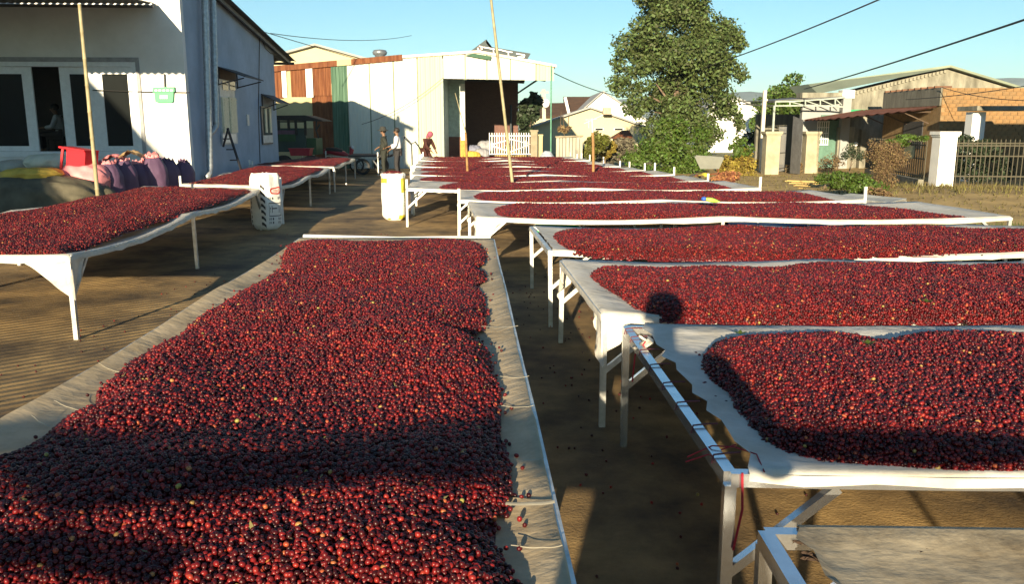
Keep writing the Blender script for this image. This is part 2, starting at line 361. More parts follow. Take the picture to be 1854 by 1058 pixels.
for x0, x1, o in ((398, 408, .07), (411, 423, .07)):
    m = MB(); side_rect(m, x0, x1, 176, 240, .052, .10)
    for k in range(12): side_rect(m, x0+1.2, x1-1.2, 179+k*5, 181.5+k*5, .10, .112)
    m.build('shutter', CREAM, w1)
m = MB(); side_rect(m, 399, 423, 243, 259, .052, .07); m.build('sill_panel', ALUW, w1)
m = MB(); side_rect(m, 396, 425, 123, 142.5, .003, .03); m.build('window_head', M('brown_board', (.10,.07,.055), .8), house)
wn = MB(); side_rect(wn, 472, 490, 192, 262, .002, .05); w2 = wn.build('window', M('dark_frame', (.10,.10,.11), .5), house)
m = MB(); side_rect(m, 474, 489, 196, 258, .052, .058); m.build('pane', GLASS, w2)
for x0 in (476, 484):
    m = MB(); side_rect(m, x0, x0+3, 196, 240, .06, .09); m.build('shutter', CREAM, w2)
m = MB(); side_rect(m, 473, 490, 245, 259, .06, .075); m.build('sill_panel', FRAME, w2)
for (x0, x1, y, w_) in ((391, 426, 121, .75), (472, 493, 171, .55)):
    t0, t1 = (Sf(x0, y)-HC).dot(hd), (Sf(x1, y)-HC).dot(hd); z = Sf(x0, y).z
    m = MB(); m.prism([hw(.004,t0,z),hw(w_,t0-.02,z-.26),hw(w_,t1+.1,z-.26),hw(.004,t1+.1,z)], (0,0,.03))
    for t in (t0+.03, t1): m.bar(hw(.01,t,z-.45), hw(w_-.05,t,z-.28), .03); m.bar(hw(.03,t,z-.47), hw(.03,t,z-.02), .03)
    m.build('window_canopy', M('weathered_canopy_metal', (.035,.035,.04), .7, 0), house)
# ribbed ducts down the side wall
DUCT = M('galvanised_duct', (.42,.44,.45), .4, .6, .2, 12)
def duct(x0, xb, ytop, ybot, r, bend=False):
    m = MB(); p0, p1 = Sf(x0, ytop, .16), Sf(xb, ybot, .16); n = 70; pts = []; rr = []
    for i in range(n+1):
        pts.append(p0.lerp(p1, i/n)); rr.append(r*(1.0 if i % 2 else .88))
    if bend: pts += [p1+Vector((-.03,-.12,-.10)), p1+Vector((-.10,-.34,-.26)), p1+Vector((-.14,-.36,-.42))]; rr += [r*.9]*3
    else: pts += [p1+Vector((0,-.05,-.12)), p1+Vector((0,-.25,-.22))]; rr += [r*.9, r*.9]
    m.tube(pts, rr, 12); m.build('duct', DUCT, house, smooth=True)
duct(369, 380, -40, 305, .085); duct(384, 391, -40, 228, .085, True)
m = MB(); pts = [Sf(470, 66, .02), Sf(469, 140, .02), Sf(468, 200, .02), Sf(471, 295, .02)]; m.tube(pts, .012, 6); m.build('drain_cable', M('black_cable', (.02,.02,.02), .5), house)
m = MB(); pts = [Sf(470+8*i/5, 62+40*math.sin(i/5*1.6)*.6, .03) for i in range(6)]
m.tube([Sf(474, 70, .03), Sf(480, 86, .03), Sf(490, 96, .03), Sf(498, 98, .03)], .012, 6); m.build('loose_cable', MATS['black_cable'], house)
m = MB(); side_rect(m, 446, 450, 207, 227, .002, .03); m.build('meter_box', FRAME, house)
# wire and green sign on the front wall
m = MB(); m.tube([Wf(168,163,.04), Wf(250,166,.04), Wf(344,167.5,.04)], .012, 6); m.tube([Wf(298,134,.03), Wf(299,165,.04)], .018, 6)
m.build('wall_wire', MATS['black_cable'], house)
GREEN = M('green_plastic', (.015,.30,.12), .45, 0, .08, 5)
sg = thing('wall_sign', Wf(296,172,.05), 'small green hanging sign with white lettering on the sunlit house wall', 'sign')
m = MB(); q = [Wf(279,166,.06), Wf(281,184,.06), Wf(285,185.5,.06), Wf(310,185.5,.06), Wf(313,184,.06), Wf(314,166,.06)]; m.prism(q, hd*.055); m.build('board', GREEN, sg)
m = MB(); m.prism([Wf(277,158,.075), Wf(276,167,.075), Wf(316,166,.075), Wf(315,157,.075)], hd*.072); m.build('lid', GREEN, sg)
for i in range(4):   # white characters and trim
    x = 289.5+i*3.6; m = MB(); m.prism([Wf(x,172,.0625), Wf(x,178.5,.0625), Wf(x+2.6,178.5,.0625), Wf(x+2.6,172,.0625)], hd*.0015); m.build('letter', M('white_print', (.8,.8,.8), .6), sg)
for i in range(5): x = 280+i*7; m = MB(); m.prism([Wf(x,162,.0775), Wf(x,165,.0775), Wf(x+4.5,165,.0775), Wf(x+4.5,162,.0775)], hd*.0015); m.build('trim_mark', MATS['white_print'], sg)
# folding trestle leaning on the side wall
ld = thing('folding_ladder', Sf(425,300,.5), 'dark folding ladder leaning against the shaded side wall under the shuttered window', 'ladder')
top = Sf(412,232,.25)
m = MB(); f1 = Sf(437,309,.6); f1.z = max(0, f1.z); m.bar(top, f1+(f1-top)*.35, .05, .04); m.build('front_rail', M('dark_metal', (.03,.03,.035), .5, .3), ld)
m = MB(); m.bar(top+Vector((.02,0,0)), Sf(404,262,.22)+Vector((0,0,-.05)), .045, .03); m.build('rear_rail', MATS['dark_metal'], ld)
for k in range(3):
    m = MB(); p = top.lerp(f1, .25+.25*k); m.bar(p, p+Vector((-.18,-.1,0)), .03); m.build('rung', MATS['dark_metal'], ld)

# ================================================================== WHITE TIN SHED (centre)
SY = 37.0
TINW = M('white_tin_sheet', (.56,.57,.50), .6, 0, .08, .8, 0, stretch=(3,3,.35))
TINY = M('yellowed_tin_sheet', (.50,.50,.32), .6, 0, .08, .8, 0, stretch=(3,3,.35))
RUST = M('rusty_tin', (.105,.030,.010), .85, 0, .3, 2, .1, 30, col2=(.20,.075,.028), stretch=(4,4,.5))
GRNT = M('green_tin', (.022,.075,.040), .7, 0, .25, 2, 0, col2=(.09,.17,.115), stretch=(9,9,.3))
shed = thing('shed', P(780,300,SY+3)*1.0, 'big white tin shed with a dark open bay and a low gable roof', 'shed')
shed.location.z = 0
def corr(m, x0, x1, z0f, z1f, Y, pitch=.16, amp=.022, sharp=True):
    n = max(2, int((x1-x0)/pitch)); xs = []
    for i in range(n):
        a_ = x0+(x1-x0)*i/n; p = (x1-x0)/n
        xs += [(a_, 0), (a_+.18*p, -amp), (a_+.42*p, -amp), (a_+.60*p, 0)] if sharp else [(a_, 0), (a_+.25*p, -amp*.7), (a_+.5*p, -amp), (a_+.75*p, -amp*.7)]
    xs.append((x1, 0)); o = len(m.v)
    for x, d in xs: m.v += [Vector((x, Y+d, z0f(x))), Vector((x, Y+d, z1f(x)))]
    for i in range(len(xs)-1): m.f.append((o+2*i, o+2*i+2, o+2*i+3, o+2*i+1)); m.mi.append(0)
X = lambda px, Y=SY: P(px, 200, Y).x
Z = lambda py, Y=SY: P(900, py, Y).z
def topz(x): return float(np.interp(x, [X(480), X(730), X(868), X(1006)], [Z(127), Z(104.5), Z(95), Z(121)]))
seams = [630, 671, 714, 757, 803]
for i in range(4):
    m = MB(); corr(m, X(seams[i])+.024, X(seams[i+1])-.024, lambda x: 0, topz, SY-(i % 2)*.012, .2)
    m.build('wall_panel', TINY if i == 3 else TINW, shed)
for sx_ in seams[:4]:
    m = MB(); m.box((X(sx_), SY+.05, topz(X(sx_))/2-.05), (.12,.04,topz(X(sx_))-.12)); m.build('seam_batten', M('seam_batten', (.16,.20,.13), .8), shed)
hs = [803, 843, 882, 924, 970, 1003]
for sx_ in hs[1:5]:
    z0_ = Z(146); m = MB(); m.box((X(sx_), SY+.05, (topz(X(sx_))+z0_)/2), (.12,.04,topz(X(sx_))-z0_-.08)); m.build('seam_batten', MATS['seam_batten'], shed)
for i in range(5):
    m = MB(); corr(m, X(hs[i])+.022, X(hs[i+1])-.022, lambda x: float(np.interp(x, [X(803), X(1003)], [Z(142), Z(146)])), topz, SY-(i % 2)*.012, .2)
    m.build('fascia_panel', TINY if i == 4 else TINW, shed)
def part_panel(x0, x1, y0, y1, mat, nm, Y=SY, pitch=.13):
    m = MB(); corr(m, X(x0)+.008, X(x1)-.008, lambda x: max(0, Z(y1)), lambda x: min(Z(y0), topz(x)), Y, pitch); m.build(nm, mat, shed)
part_panel(496, 515, 118, 178, RUST, 'rust_panel'); part_panel(529, 557, 118, 176, RUST, 'rust_panel'); part_panel(569, 602, 110, 173, RUST, 'rust_panel')
part_panel(565, 603, 172, 320, RUST, 'rust_panel', SY+.06); part_panel(602, 631, 110, 320, GRNT, 'green_panel', SY-.03)
YEL = M('pale_yellow_plaster', (.46,.39,.21), .9, 0, .08, 1.5, .1)
m = MB(); m.box(((X(496)+X(565))/2, SY+.12, Z(177)/2), (X(565)-X(496), .14, Z(177))); m.build('plaster_wall', YEL, shed)
for x0, x1 in ((514, 522), (557, 569)):
    m = MB(); m.box(((X(x0)+X(x1))/2, SY-.02, (Z(176)+Z(118))/2), (X(x1)-X(x0), .12, Z(118)-Z(176))); m.build('white_post', WHITE_METAL, shed)
m = MB(); m.box(((X(522)+X(529))/2, SY+.05, (Z(176)+Z(118))/2), (X(529)-X(522), .1, Z(118)-Z(176))); m.build('beige_post', YEL, shed)
# barge boards and roof
for x0, x1, mt in ((490, 614, RUST), (614, 640, YEL), (640, 731, RUST)):
    m = MB(); xa, xb = X(x0)+.004, X(x1)-.004; m.prism([(xa,SY-.11,topz(xa)-.11),(xb,SY-.11,topz(xb)-.11),(xb,SY-.11,topz(xb)+.13),(xa,SY-.11,topz(xa)+.13)], (0,.08,0)); m.build('barge_board', mt, shed)
PINK = M('pale_trim', (.62,.52,.46), .7)
for x0, x1 in ((731, 868), (868, 1006)):
    m = MB(); xa, xb = X(x0)+.004, X(x1); m.prism([(xa,SY-.11,topz(xa)-.02),(xb,SY-.11,topz(xb)-.02),(xb,SY-.11,topz(xb)+.09),(xa,SY-.11,topz(xa)+.09)], (0,.08,0)); m.build('barge_board', PINK, shed)
m = MB()
xs = [X(485), X(868), X(1006)]
for xa, xb in ((xs[0], xs[1]), (xs[1], xs[2])): m.prism([(xa,SY-.02,topz(xa)+.02),(xb,SY-.02,topz(xb)+.02),(xb,SY-.02,topz(xb)+.07),(xa,SY-.02,topz(xa)+.07)], (0,12,0))
m.build('roof', M('old_tin_roof', (.32,.30,.28), .6, .2), shed)
# bay: floor, side partition, brick back wall, ceiling purlins
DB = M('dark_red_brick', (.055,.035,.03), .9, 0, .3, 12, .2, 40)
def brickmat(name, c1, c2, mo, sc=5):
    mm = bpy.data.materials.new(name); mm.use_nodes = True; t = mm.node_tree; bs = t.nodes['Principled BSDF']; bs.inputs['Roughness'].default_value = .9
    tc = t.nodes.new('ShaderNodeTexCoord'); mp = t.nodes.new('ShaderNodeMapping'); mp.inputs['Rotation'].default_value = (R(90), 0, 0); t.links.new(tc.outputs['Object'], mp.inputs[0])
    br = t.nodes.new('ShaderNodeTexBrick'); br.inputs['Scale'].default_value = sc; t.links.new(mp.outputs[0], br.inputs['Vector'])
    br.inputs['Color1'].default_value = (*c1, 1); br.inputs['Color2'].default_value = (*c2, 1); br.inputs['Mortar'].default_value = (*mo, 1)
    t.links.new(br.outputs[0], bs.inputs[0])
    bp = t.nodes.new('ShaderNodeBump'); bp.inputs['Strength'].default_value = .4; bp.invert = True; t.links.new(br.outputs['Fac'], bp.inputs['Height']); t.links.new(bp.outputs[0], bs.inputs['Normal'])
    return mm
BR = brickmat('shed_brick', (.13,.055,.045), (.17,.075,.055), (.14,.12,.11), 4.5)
BY = SY+9
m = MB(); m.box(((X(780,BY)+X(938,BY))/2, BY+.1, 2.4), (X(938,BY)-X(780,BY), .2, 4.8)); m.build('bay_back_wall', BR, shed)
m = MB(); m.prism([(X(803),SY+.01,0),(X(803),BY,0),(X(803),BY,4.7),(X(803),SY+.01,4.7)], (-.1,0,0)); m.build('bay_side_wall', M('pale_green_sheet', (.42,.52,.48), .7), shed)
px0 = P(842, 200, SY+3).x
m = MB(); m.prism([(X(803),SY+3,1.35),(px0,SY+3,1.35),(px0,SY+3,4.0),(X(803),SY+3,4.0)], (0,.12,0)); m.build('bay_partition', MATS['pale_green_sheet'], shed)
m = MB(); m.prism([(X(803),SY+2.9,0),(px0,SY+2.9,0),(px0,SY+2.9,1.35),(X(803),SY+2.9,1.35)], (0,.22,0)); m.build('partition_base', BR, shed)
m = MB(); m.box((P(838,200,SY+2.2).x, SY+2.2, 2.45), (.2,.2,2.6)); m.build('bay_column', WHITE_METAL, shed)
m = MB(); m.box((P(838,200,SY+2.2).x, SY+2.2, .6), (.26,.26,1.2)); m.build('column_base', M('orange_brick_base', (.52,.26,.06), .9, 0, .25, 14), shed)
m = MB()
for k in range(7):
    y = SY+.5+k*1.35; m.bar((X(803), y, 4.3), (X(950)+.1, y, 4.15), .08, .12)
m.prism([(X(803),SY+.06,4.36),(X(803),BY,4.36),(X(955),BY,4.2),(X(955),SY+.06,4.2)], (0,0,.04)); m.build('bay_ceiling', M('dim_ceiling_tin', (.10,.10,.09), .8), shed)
m = MB(); m.tube([P(998,118,SY-.1), Vector((P(998,118,SY-.1).x+.02, SY-.1, 0))], .032, 8); m.build('green_post', M('green_paint', (.10,.26,.18), .5), shed)
m = MB(); m.tube([P(925,190,BY-.4), Vector((P(925,190,BY-.4).x, BY-.4, 0))], .06, 8); m.bar(P(935,170,BY-1), P(975,143,SY+.2), .06); m.build('bay_brace', M('dark_steel', (.06,.07,.08), .6, .3), shed)
# roof ventilator
vt = thing('roof_ventilator', P(688,104,SY+2), 'squat dark turbine ventilator on the shed roof ridge', 'roof vent')
c = P(688, 108, SY+2)
m = MB(); m.lathe([(.0,.0),(.22,.0),(.22,.18),(.30,.22),(.34,.32),(.28,.42),(.0,.46)], c, 14); m.build('turbine', M('vent_metal', (.20,.22,.24), .4, .5), vt, smooth=True)
m = MB(); m.lathe([(.0,-.25),(.2,-.25),(.2,.0),(.0,.0)], c, 12); m.build('neck', WHITE_METAL, vt)
# roof sign, its dark board and white tube lettering
z7 = lambda x, y: (820+x/9.27, 60+y/9.27)
BOARD = M('slate_blue_board', (.028,.045,.052), .6, 0, .2, 2)
sn = thing('roof_sign', P(900,105,SY+.3), 'dark slate rooftop sign with pointed end and white lettering over the shed bay', 'sign')
m = MB(); poly = [(290,302),(560,100),(552,212),(1305,338),(1235,462),(900,420),(620,390),(340,345)]
q = [P(*z7(x, y), SY+.3) for x, y in poly]
def fan(m, pts, off):   # centre-fan prism copes with the concave outline
    cc = sum(pts, Vector())/len(pts); n = len(pts); o = Vector(off)
    m.add([cc]+pts+[cc+o]+[p+o for p in pts], [(0, 1+(i+1) % n, 1+i) for i in range(n)]+[(n+1, n+2+i, n+2+(i+1) % n) for i in range(n)]+[(1+i, 1+(i+1) % n, n+2+(i+1) % n, n+2+i) for i in range(n)])
fan(m, q, (0,.1,0)); m.build('board', BOARD, sn)
def stroke(pts, wd=.045, mt=None, nm='letter_stroke'):
    m = MB()
    for i in range(len(pts)-1):
        m = MB(); m.bar(P(*z7(*pts[i]), SY+.22), P(*z7(*pts[i+1]), SY+.22), wd, .05); m.build(nm, mt or MATS['white_print'], sn)
stroke([(515,235),(700,268)]); stroke([(680,270),(690,385),(740,392)]); stroke([(765,272),(925,312),(1000,322)]); stroke([(930,312),(935,405)]); stroke([(1062,342),(1205,366),(1195,405),(1085,395)])
PK = M('pink_print', (.75,.55,.52), .6)
stroke([(370,300),(470,290)], .05, PK); stroke([(420,240),(430,330)], .05, PK); stroke([(380,330),(425,275),(480,325)], .05, PK); stroke([(440,215),(510,235),(460,250),(500,270)], .05, PK)
m = MB(); fan(m, [P(*z7(x, y), SY-.16) for x, y in ((205,372),(350,340),(645,385),(628,447),(430,415))], (0,.05,0)); m.build('green_panel', M('green_board', (.008,.07,.03), .6), sn)
# goods in the bay

# ================================================================== far buildings
def gable_house(name, label, x0, x1, ypk, yeave, Y, depth, wall, roof, xpk=None, windows=(), ov=.35, xeaves=None):
    t = thing(name, Vector(((X(x0,Y)+X(x1,Y))/2, Y+depth/2, 0)), label, 'house')
    xa, xb = X(x0,Y), X(x1,Y); xp = X(xpk,Y) if xpk else (xa+xb)/2; zp = P(900,ypk,Y).z
    ye = yeave if isinstance(yeave, tuple) else (yeave, yeave); z0, z1 = P(900,ye[0],Y).z, P(900,ye[1],Y).z
    m = MB(); m.prism([(xa,Y,-.02),(xb,Y,-.02),(xb,Y,z1),(xp,Y,zp),(xa,Y,z0)], (0,depth,0)); m.build('wall', wall, t)
    m = MB(); n1 = Vector((xp-xa,0,zp-z0)).normalized()*ov; n2 = Vector((xb-xp,0,z1-zp)).normalized()*ov
    m.prism([(xa-n1.x,Y-ov,z0-n1.z+.004),(xp,Y-ov,zp+.004),(xp,Y-ov,zp+.12),(xa-n1.x,Y-ov,z0-n1.z+.12)], (0,depth+2*ov,0)); m.prism([(xp+.002,Y-ov,zp+.004),(xb+n2.x,Y-ov,z1+n2.z+.004),(xb+n2.x,Y-ov,z1+n2.z+.12),(xp+.002,Y-ov,zp+.12)], (0,depth+2*ov,0))
    m.build('roof', roof, t)
    for (a_, b2, c_, d_) in windows:
        p, q = P(a_,d_,Y), P(b2,c_,Y)
        m = MB(); m.box(((p.x+q.x)/2, Y-.03, (p.z+q.z)/2), (q.x-p.x, .06, q.z-p.z)); wf = m.build('window', FRAME, t)
        m = MB(); m.box(((p.x+q.x)/2, Y-.07, (p.z+q.z)/2), ((q.x-p.x)*.8, .02, (q.z-p.z)*.75)); m.build('pane', GLASS, wf)
    return t
CREAMW = M('cream_wall', (.46,.42,.28), .9, 0, .06, .5); WHT = M('far_white_wall', (.80,.80,.78), .9, 0, .05, .5)
BRN = M('brown_tile_roof', (.075,.042,.026), .9, 0, .2, 2); GRYR = M('grey_fibre_roof', (.30,.30,.29), .8, 0, .15, 1)
gable_house('house', 'cream gabled house rising behind the left end of the tin shed', 470, 680, 83, 112, 52, 8, CREAMW, GRYR, 577)
gable_house('house', 'long pale yellow house with low gable and two slit windows beside the big tree', 960, 1172, 196, (232, 232), 58, 10, CREAMW, GRYR, 1068, [(1076,1093,232,236),(1111,1129,232,236)])
gable_house('house', 'tall white gabled house standing behind the pale yellow one', 1038, 1170, 167, (214, 218), 74, 12, WHT, GRYR, 1091)
# brown tiled house behind
t = thing('house', P(1010,230,80), 'brown tiled house with stepped roof left of the white gable', 'house'); t.location.z = 0
m = MB(); m.box(((X(950,80)+X(1090,80))/2, 82, P(900,208,80).z/2), (X(1090,80)-X(950,80), 4, P(900,208,80).z)); m.build('wall', CREAMW, t)
for x0, x1, y0, y1 in ((952,1028,184,210),(1024,1092,172,208)):
    m = MB(); za, zb_ = P(900,y1,80).z, P(900,y0,80).z
    m.prism([(X(x0,80),79.6,za),(X(x0,80),84,zb_),(X(x0,80),84,zb_-.3),(X(x0,80),79.8,za-.2)], (X(x1,80)-X(x0,80)-.05,0,0)); m.build('roof', BRN, t)
m = MB(); m.bar(P(1023,176,79.3), P(1030,205,79.3), .25, .2); m.build('gable_trim', WHT, t)
m = MB(); m.box(P(1099,201,57.3), (.55,.5,.45)); tag(m.build('brick_chimney', M('pale_brick', (.52,.33,.24), .9)), 'pale brick chimney block above the roof of the yellow house', 'chimney')
gable_house('house', 'white house half hidden behind the right side of the big tree', 1285, 1400, 176, (192, 205), 62, 8, WHT, GRYR, 1322)
# little rust-roofed hut
t = thing('hut', G(1128, 262), 'small open hut with rusty hipped roof left of the leafy bush', 'hut'); hy = 48
t.location = Vector((X(1128,hy), hy, 0))
m = MB(); z0, z1 = P(900,251,hy).z, P(900,236,hy).z
xa, xb = X(1108,hy), X(1146,hy)
m.add([(xa,hy-.6,z0),(xb,hy-.6,z0),(xb,hy+1.4,z0),(xa,hy+1.4,z0),(xa+.55*(xb-xa),hy+.4,z1),(xb-.1,hy+.4,z1)], [(0,1,5,4),(1,2,5),(2,3,4,5),(3,0,4),(3,2,1,0)]); m.build('roof', RUST, t)
for x in (xa+.15, (xa+xb)/2, xb-.15):
    m = MB(); m.bar((x,hy-.4,0), (x,hy-.4,z0), .09); m.build('post', M('dark_timber', (.09,.06,.04), .9), t)
m = MB(); m.box(((xa+xb)/2, hy+1.0, z0/2), (xb-xa-.4,.1,z0)); m.build('back_wall', WHT, t)

# ================================================================== right-hand houses
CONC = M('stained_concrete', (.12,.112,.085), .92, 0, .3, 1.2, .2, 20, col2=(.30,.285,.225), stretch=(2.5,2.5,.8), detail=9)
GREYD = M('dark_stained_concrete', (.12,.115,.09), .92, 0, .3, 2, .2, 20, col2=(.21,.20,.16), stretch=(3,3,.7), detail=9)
OLIVE = M('olive_tin_roof', (.20,.23,.17), .7, .1, .12, 1)
LILAC = M('pale_grey_facade', (.30,.31,.31), .85, 0, .08, 1.2)
RY = 37.0
gh = thing('house', (X(1660,RY), RY+4, 0), 'grey concrete gable house with olive tin roof behind the brick building', 'house')
zp, ze = P(900,124,RY).z, P(900,168,RY).z; ze2 = P(900,170,RY).z
xa, xp, xb = X(1532,RY), X(1706,RY), X(1856,RY)
m = MB(); m.prism([(xa,RY,0),(xb,RY,0),(xb,RY,ze2),(xp,RY,zp),(xa,RY,ze)], (0,2.2,0)); m.build('gable_wall', CONC, gh)
m = MB(); m.prism([(xa-1.4,RY-.35,ze-.05),(xp,RY-.35,zp+.03),(xp,RY-.35,zp+.12),(xa-1.4,RY+1.0,ze+.42)], (0,2.6,0)); m.prism([(xp+.003,RY-.35,zp+.03),(xb+.3,RY-.35,ze2-.02),(xb+.3,RY-.35,ze2+.08),(xp+.003,RY-.35,zp+.12)], (0,2.6,0)); m.build('roof', OLIVE, gh)
ebm = MB(); ebm.box((0,0,0), (.09,.07,.12)); ebm = mesh_of(ebm, 'eave_block', CONC)
for k in range(26):
    f_ = (k+.5)/26; x = xa+(xp-xa)*f_; z = ze+(zp-ze)*f_; piece('eave_block', ebm, (x, RY-.04, z-.10), gh)
# pale facade with grille door, parapet column
m = MB(); xl, xr = X(1452,RY), X(1531,RY); fzt = P(900,170,RY).z
m.box(((xl+xr)/2, RY+.1, fzt/2), (xr-xl-.01, .3, fzt)); m.build('facade', LILAC, gh)
m = MB(); m.box(((X(1442,RY)+X(1518,RY))/2, RY-.15, P(900,173,RY).z), (X(1518,RY)-X(1442,RY), .6, .22)); m.build('parapet', CONC, gh)
m = MB(); m.box((X(1526,RY), RY-.25, P(900,178,RY).z/2), (.36,.4,P(900,178,RY).z)); m.build('column', LILAC, gh)
m = MB(); m.box((X(1526,RY), RY-.27, P(900,171,RY).z), (.52,.5,.34)); m.build('column_cap', WHT, gh)
dr_ = MB(); p, q = P(1477,330,RY), P(1518,208,RY); dr_.box(((p.x+q.x)/2, RY-.09, q.z/2), (q.x-p.x, .06, q.z)); do = dr_.build('green_door', M('dark_green_door', (.08,.17,.13), .6), gh)
for k in range(4):
    m = MB(); xx = X(1483+k*10,RY); m.box((xx, RY-.135, P(900,215,RY).z), (.15,.03,.15)); m.build('glass_block', GLASS, do)
gr = MB(); x0, x1, z0, z1 = X(1480,RY), X(1500,RY), P(900,262,RY).z, P(900,220,RY).z
for k in range(6): gr.box((x0+(x1-x0)*k/5, RY-.16, (z0+z1)/2), (.035,.03,z1-z0))
for k in range(5): gr.box(((x0+x1)/2, RY-.185, z0+(z1-z0)*k/4), (x1-x0+.04,.02,.035))
gr.build('white_grille', WHT, do)
m = MB(); m.box(((X(1532,RY)+X(1570,RY))/2, RY-.16, P(900,202,RY).z), (X(1570,RY)-X(1532,RY), .3, .16)); m.build('green_awning', GREEN, gh)
m = MB(); m.sphere(P(1549,261,RY-.3), (.11,.06,.10), 12); m.build('wall_lamp', WHT, gh, smooth=True)
m = MB(); m.box((P(1530,262,RY-.3).x, RY-.2, .9), (.7,.3,1.8)); m.box((P(1562,262,RY-.3).x, RY-.2, .85), (.22,.3,1.7)); m.build('entrance_wall', CONC, gh)
# white truss carport in front of that facade
TY = 36.0
tr = thing('truss_canopy', (X(1462,TY), TY, 0), 'white steel truss canopy reaching out over the grey double gate', 'canopy')
tp = lambda px, py, Y=TY: P(px, py, Y)
def trbar(pts, w=.06, nm='truss_chord', Y=TY):
    for i in range(len(pts)-1):
        m = MB(); m.bar(tp(*pts[i], Y), tp(*pts[i+1], Y), w, w); m.build(nm, M('truss_paint', (.30,.34,.30), .5), tr)
trbar([(1404,184),(1432,183.5),(1458,182),(1485,180),(1512,178),(1530,176)]); trbar([(1404,191.5),(1458,191),(1512,192),(1530,194)])
for x0, y0, x1, y1 in ((1404,184,1404,191.5),(1430,184,1430,191.5),(1458,182,1458,191),(1485,180,1485,191.5),(1512,178,1512,192)): trbar([(x0,y0),(x1,y1)], .05, 'truss_web')
for x0, y0, x1, y1 in ((1430,184,1458,191),(1458,182,1485,191.5),(1485,180,1512,192),(1512,178,1524,190)): trbar([(x0,y0),(x1,y1)], .04, 'truss_brace')
m = MB(); m.bar(tp(1402,191), Vector((tp(1402,191).x, TY, 0)), .08); m.build('post', MATS['truss_paint'], tr)
m = MB(); m.bar(tp(1360,186,39), tp(1404,184), .06); m.bar(tp(1345,189,39), tp(1404,191.5), .06)
m.prism([tp(1404,181.5), tp(1530,174), tp(1515,172,39.5), tp(1345,183,39.5)], (0,0,-.03)); m.build('canopy_sheet', TINROOF, tr)

# brick building with rusty lean-to awning
KY = 30.0
kx = X(1703, KY); kz = P(900,158,KY).z; kf = 34.6
bb = thing('brick_building', (kx+3, 32, 0), 'orange brick building with grey flank and rusty lean-to awning', 'building')
m = MB(); m.box((kx+4, (KY-.03+kf-.06)/2, kz/2-.01), (8, kf-.06-KY+.03, kz-.02)); m.build('core_wall', M('orange_mortar', (.24,.16,.08), .95, 0, .2, 6, .1), bb)
BRK = M('orange_brick', (.24,.135,.055), .9, 0, .2, 9, .15, 40, island=0)
bm_ = MB(); bm_.box((0,0,0), (.225,.12,.118)); brick = mesh_of(bm_, 'brick', BRK)
bm2 = MB(); bm2.box((0,0,0), (.225,.12,.118)); brick2 = mesh_of(bm2, 'brick', M('ochre_brick', (.21,.125,.055), .9, 0, .2, 9, .15, 40))
rb = random.Random(2); nb = 0
for r_ in range(14):
    for c_ in range(14):
        x = kx+.125+c_*.245+(.12 if r_ % 2 else 0); z = kz-.09-r_*.137
        if nb < 200: piece('brick', brick if rb.random() < .6 else brick2, (x, KY+.012+rb.uniform(-.008,.008), z), bb); nb += 1
m = MB()   # lower courses, joined
for r_ in range(14, 23):
    for c_ in range(14):
        x = kx+.125+c_*.245+(.12 if r_ % 2 else 0); z = kz-.09-r_*.137
        if z > .08: m.box((x, KY+.014, z), (.225,.12,.118))
for r_ in range(23):
    for c_ in range(14, 24):
        x = kx+.125+c_*.245+(.12 if r_ % 2 else 0); z = kz-.09-r_*.137
        if z > .08: m.box((x, KY+.014, z), (.225,.12,.118))
o = m.build('brickwork', BRK, bb); o['kind'] = 'stuff'
zm = P(900,191,KY).z
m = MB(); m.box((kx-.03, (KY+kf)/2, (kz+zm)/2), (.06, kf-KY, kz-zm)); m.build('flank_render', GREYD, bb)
m = MB()
for k in range(9): m.box((kx+.2, KY+.4+k*.5, kz+.03), (.6,.10,.07))
m.build('rafter_end', M('rafter_wood', (.14,.07,.04), .9), bb)
m = MB()   # dark flank and window below
m.box((kx-.015, KY+1.9, 1.5), (.03, 1.5, 1.0)); m.build('flank_window', DARK, bb)
m = MB()
aw0, aw1 = KY+.15, kf+2
def awn(u, v):
    y = aw0+(aw1-aw0)*u; xo = kx-.06-2.5*v*(.35+.65*min(1,u*1.6)); z = zm-.02-.42*v*(.35+.65*min(1,u*1.6))
    return Vector((xo, y, z+.018*math.sin(u*90)))
m.grid(awn, 90, 3); m.grid(lambda u, v: awn(u, v)+Vector((0,0,-.03)), 90, 3); m.build('rusty_awning', M('rust_red_tin', (.12,.045,.028), .85, 0, .25, 3), bb)
m = MB()
for y in (KY+.6, KY+2.3, KY+4.3): m.bar((kx-1.0,y,zm-.24), (kx-.05,y+.1,zm-.62), .04); m.bar((kx-1.0,y,zm-.24), (kx-.05,y,zm-.20), .04)
m.build('awning_bracket', MATS['dark_timber'], bb)
# white porch pillar at the edge
pp = thing('porch', (X(1780,27), 27.5, 0), 'white porch pillar with flat slab roof at the right edge', 'porch')
m = MB(); q = P(1776,196,27); m.box((q.x+.72, 27.3, q.z), (2.0,1.2,.14)); m.build('slab', CONC, pp)
m = MB(); m.box((P(1775,220,27).x, 27.3, q.z/2-.04), (.42,.42,q.z-.14)); m.build('pillar', WHT, pp)
oh = thing('neighbour_house', (17.2, 19.5, 0), 'low house just beyond the right edge, shading the foot of the brick building', 'house')
m = MB(); m.box((17.3,19.6,1.75), (6.4,4.8,3.5)); m.build('wall', LILAC, oh)
m = MB(); m.prism([(13.9,17.0,3.45),(20.7,17.0,3.45),(20.7,17.0,3.58),(13.9,17.0,3.58)], (0,5.2,0)); m.build('roof', TINROOF, oh)
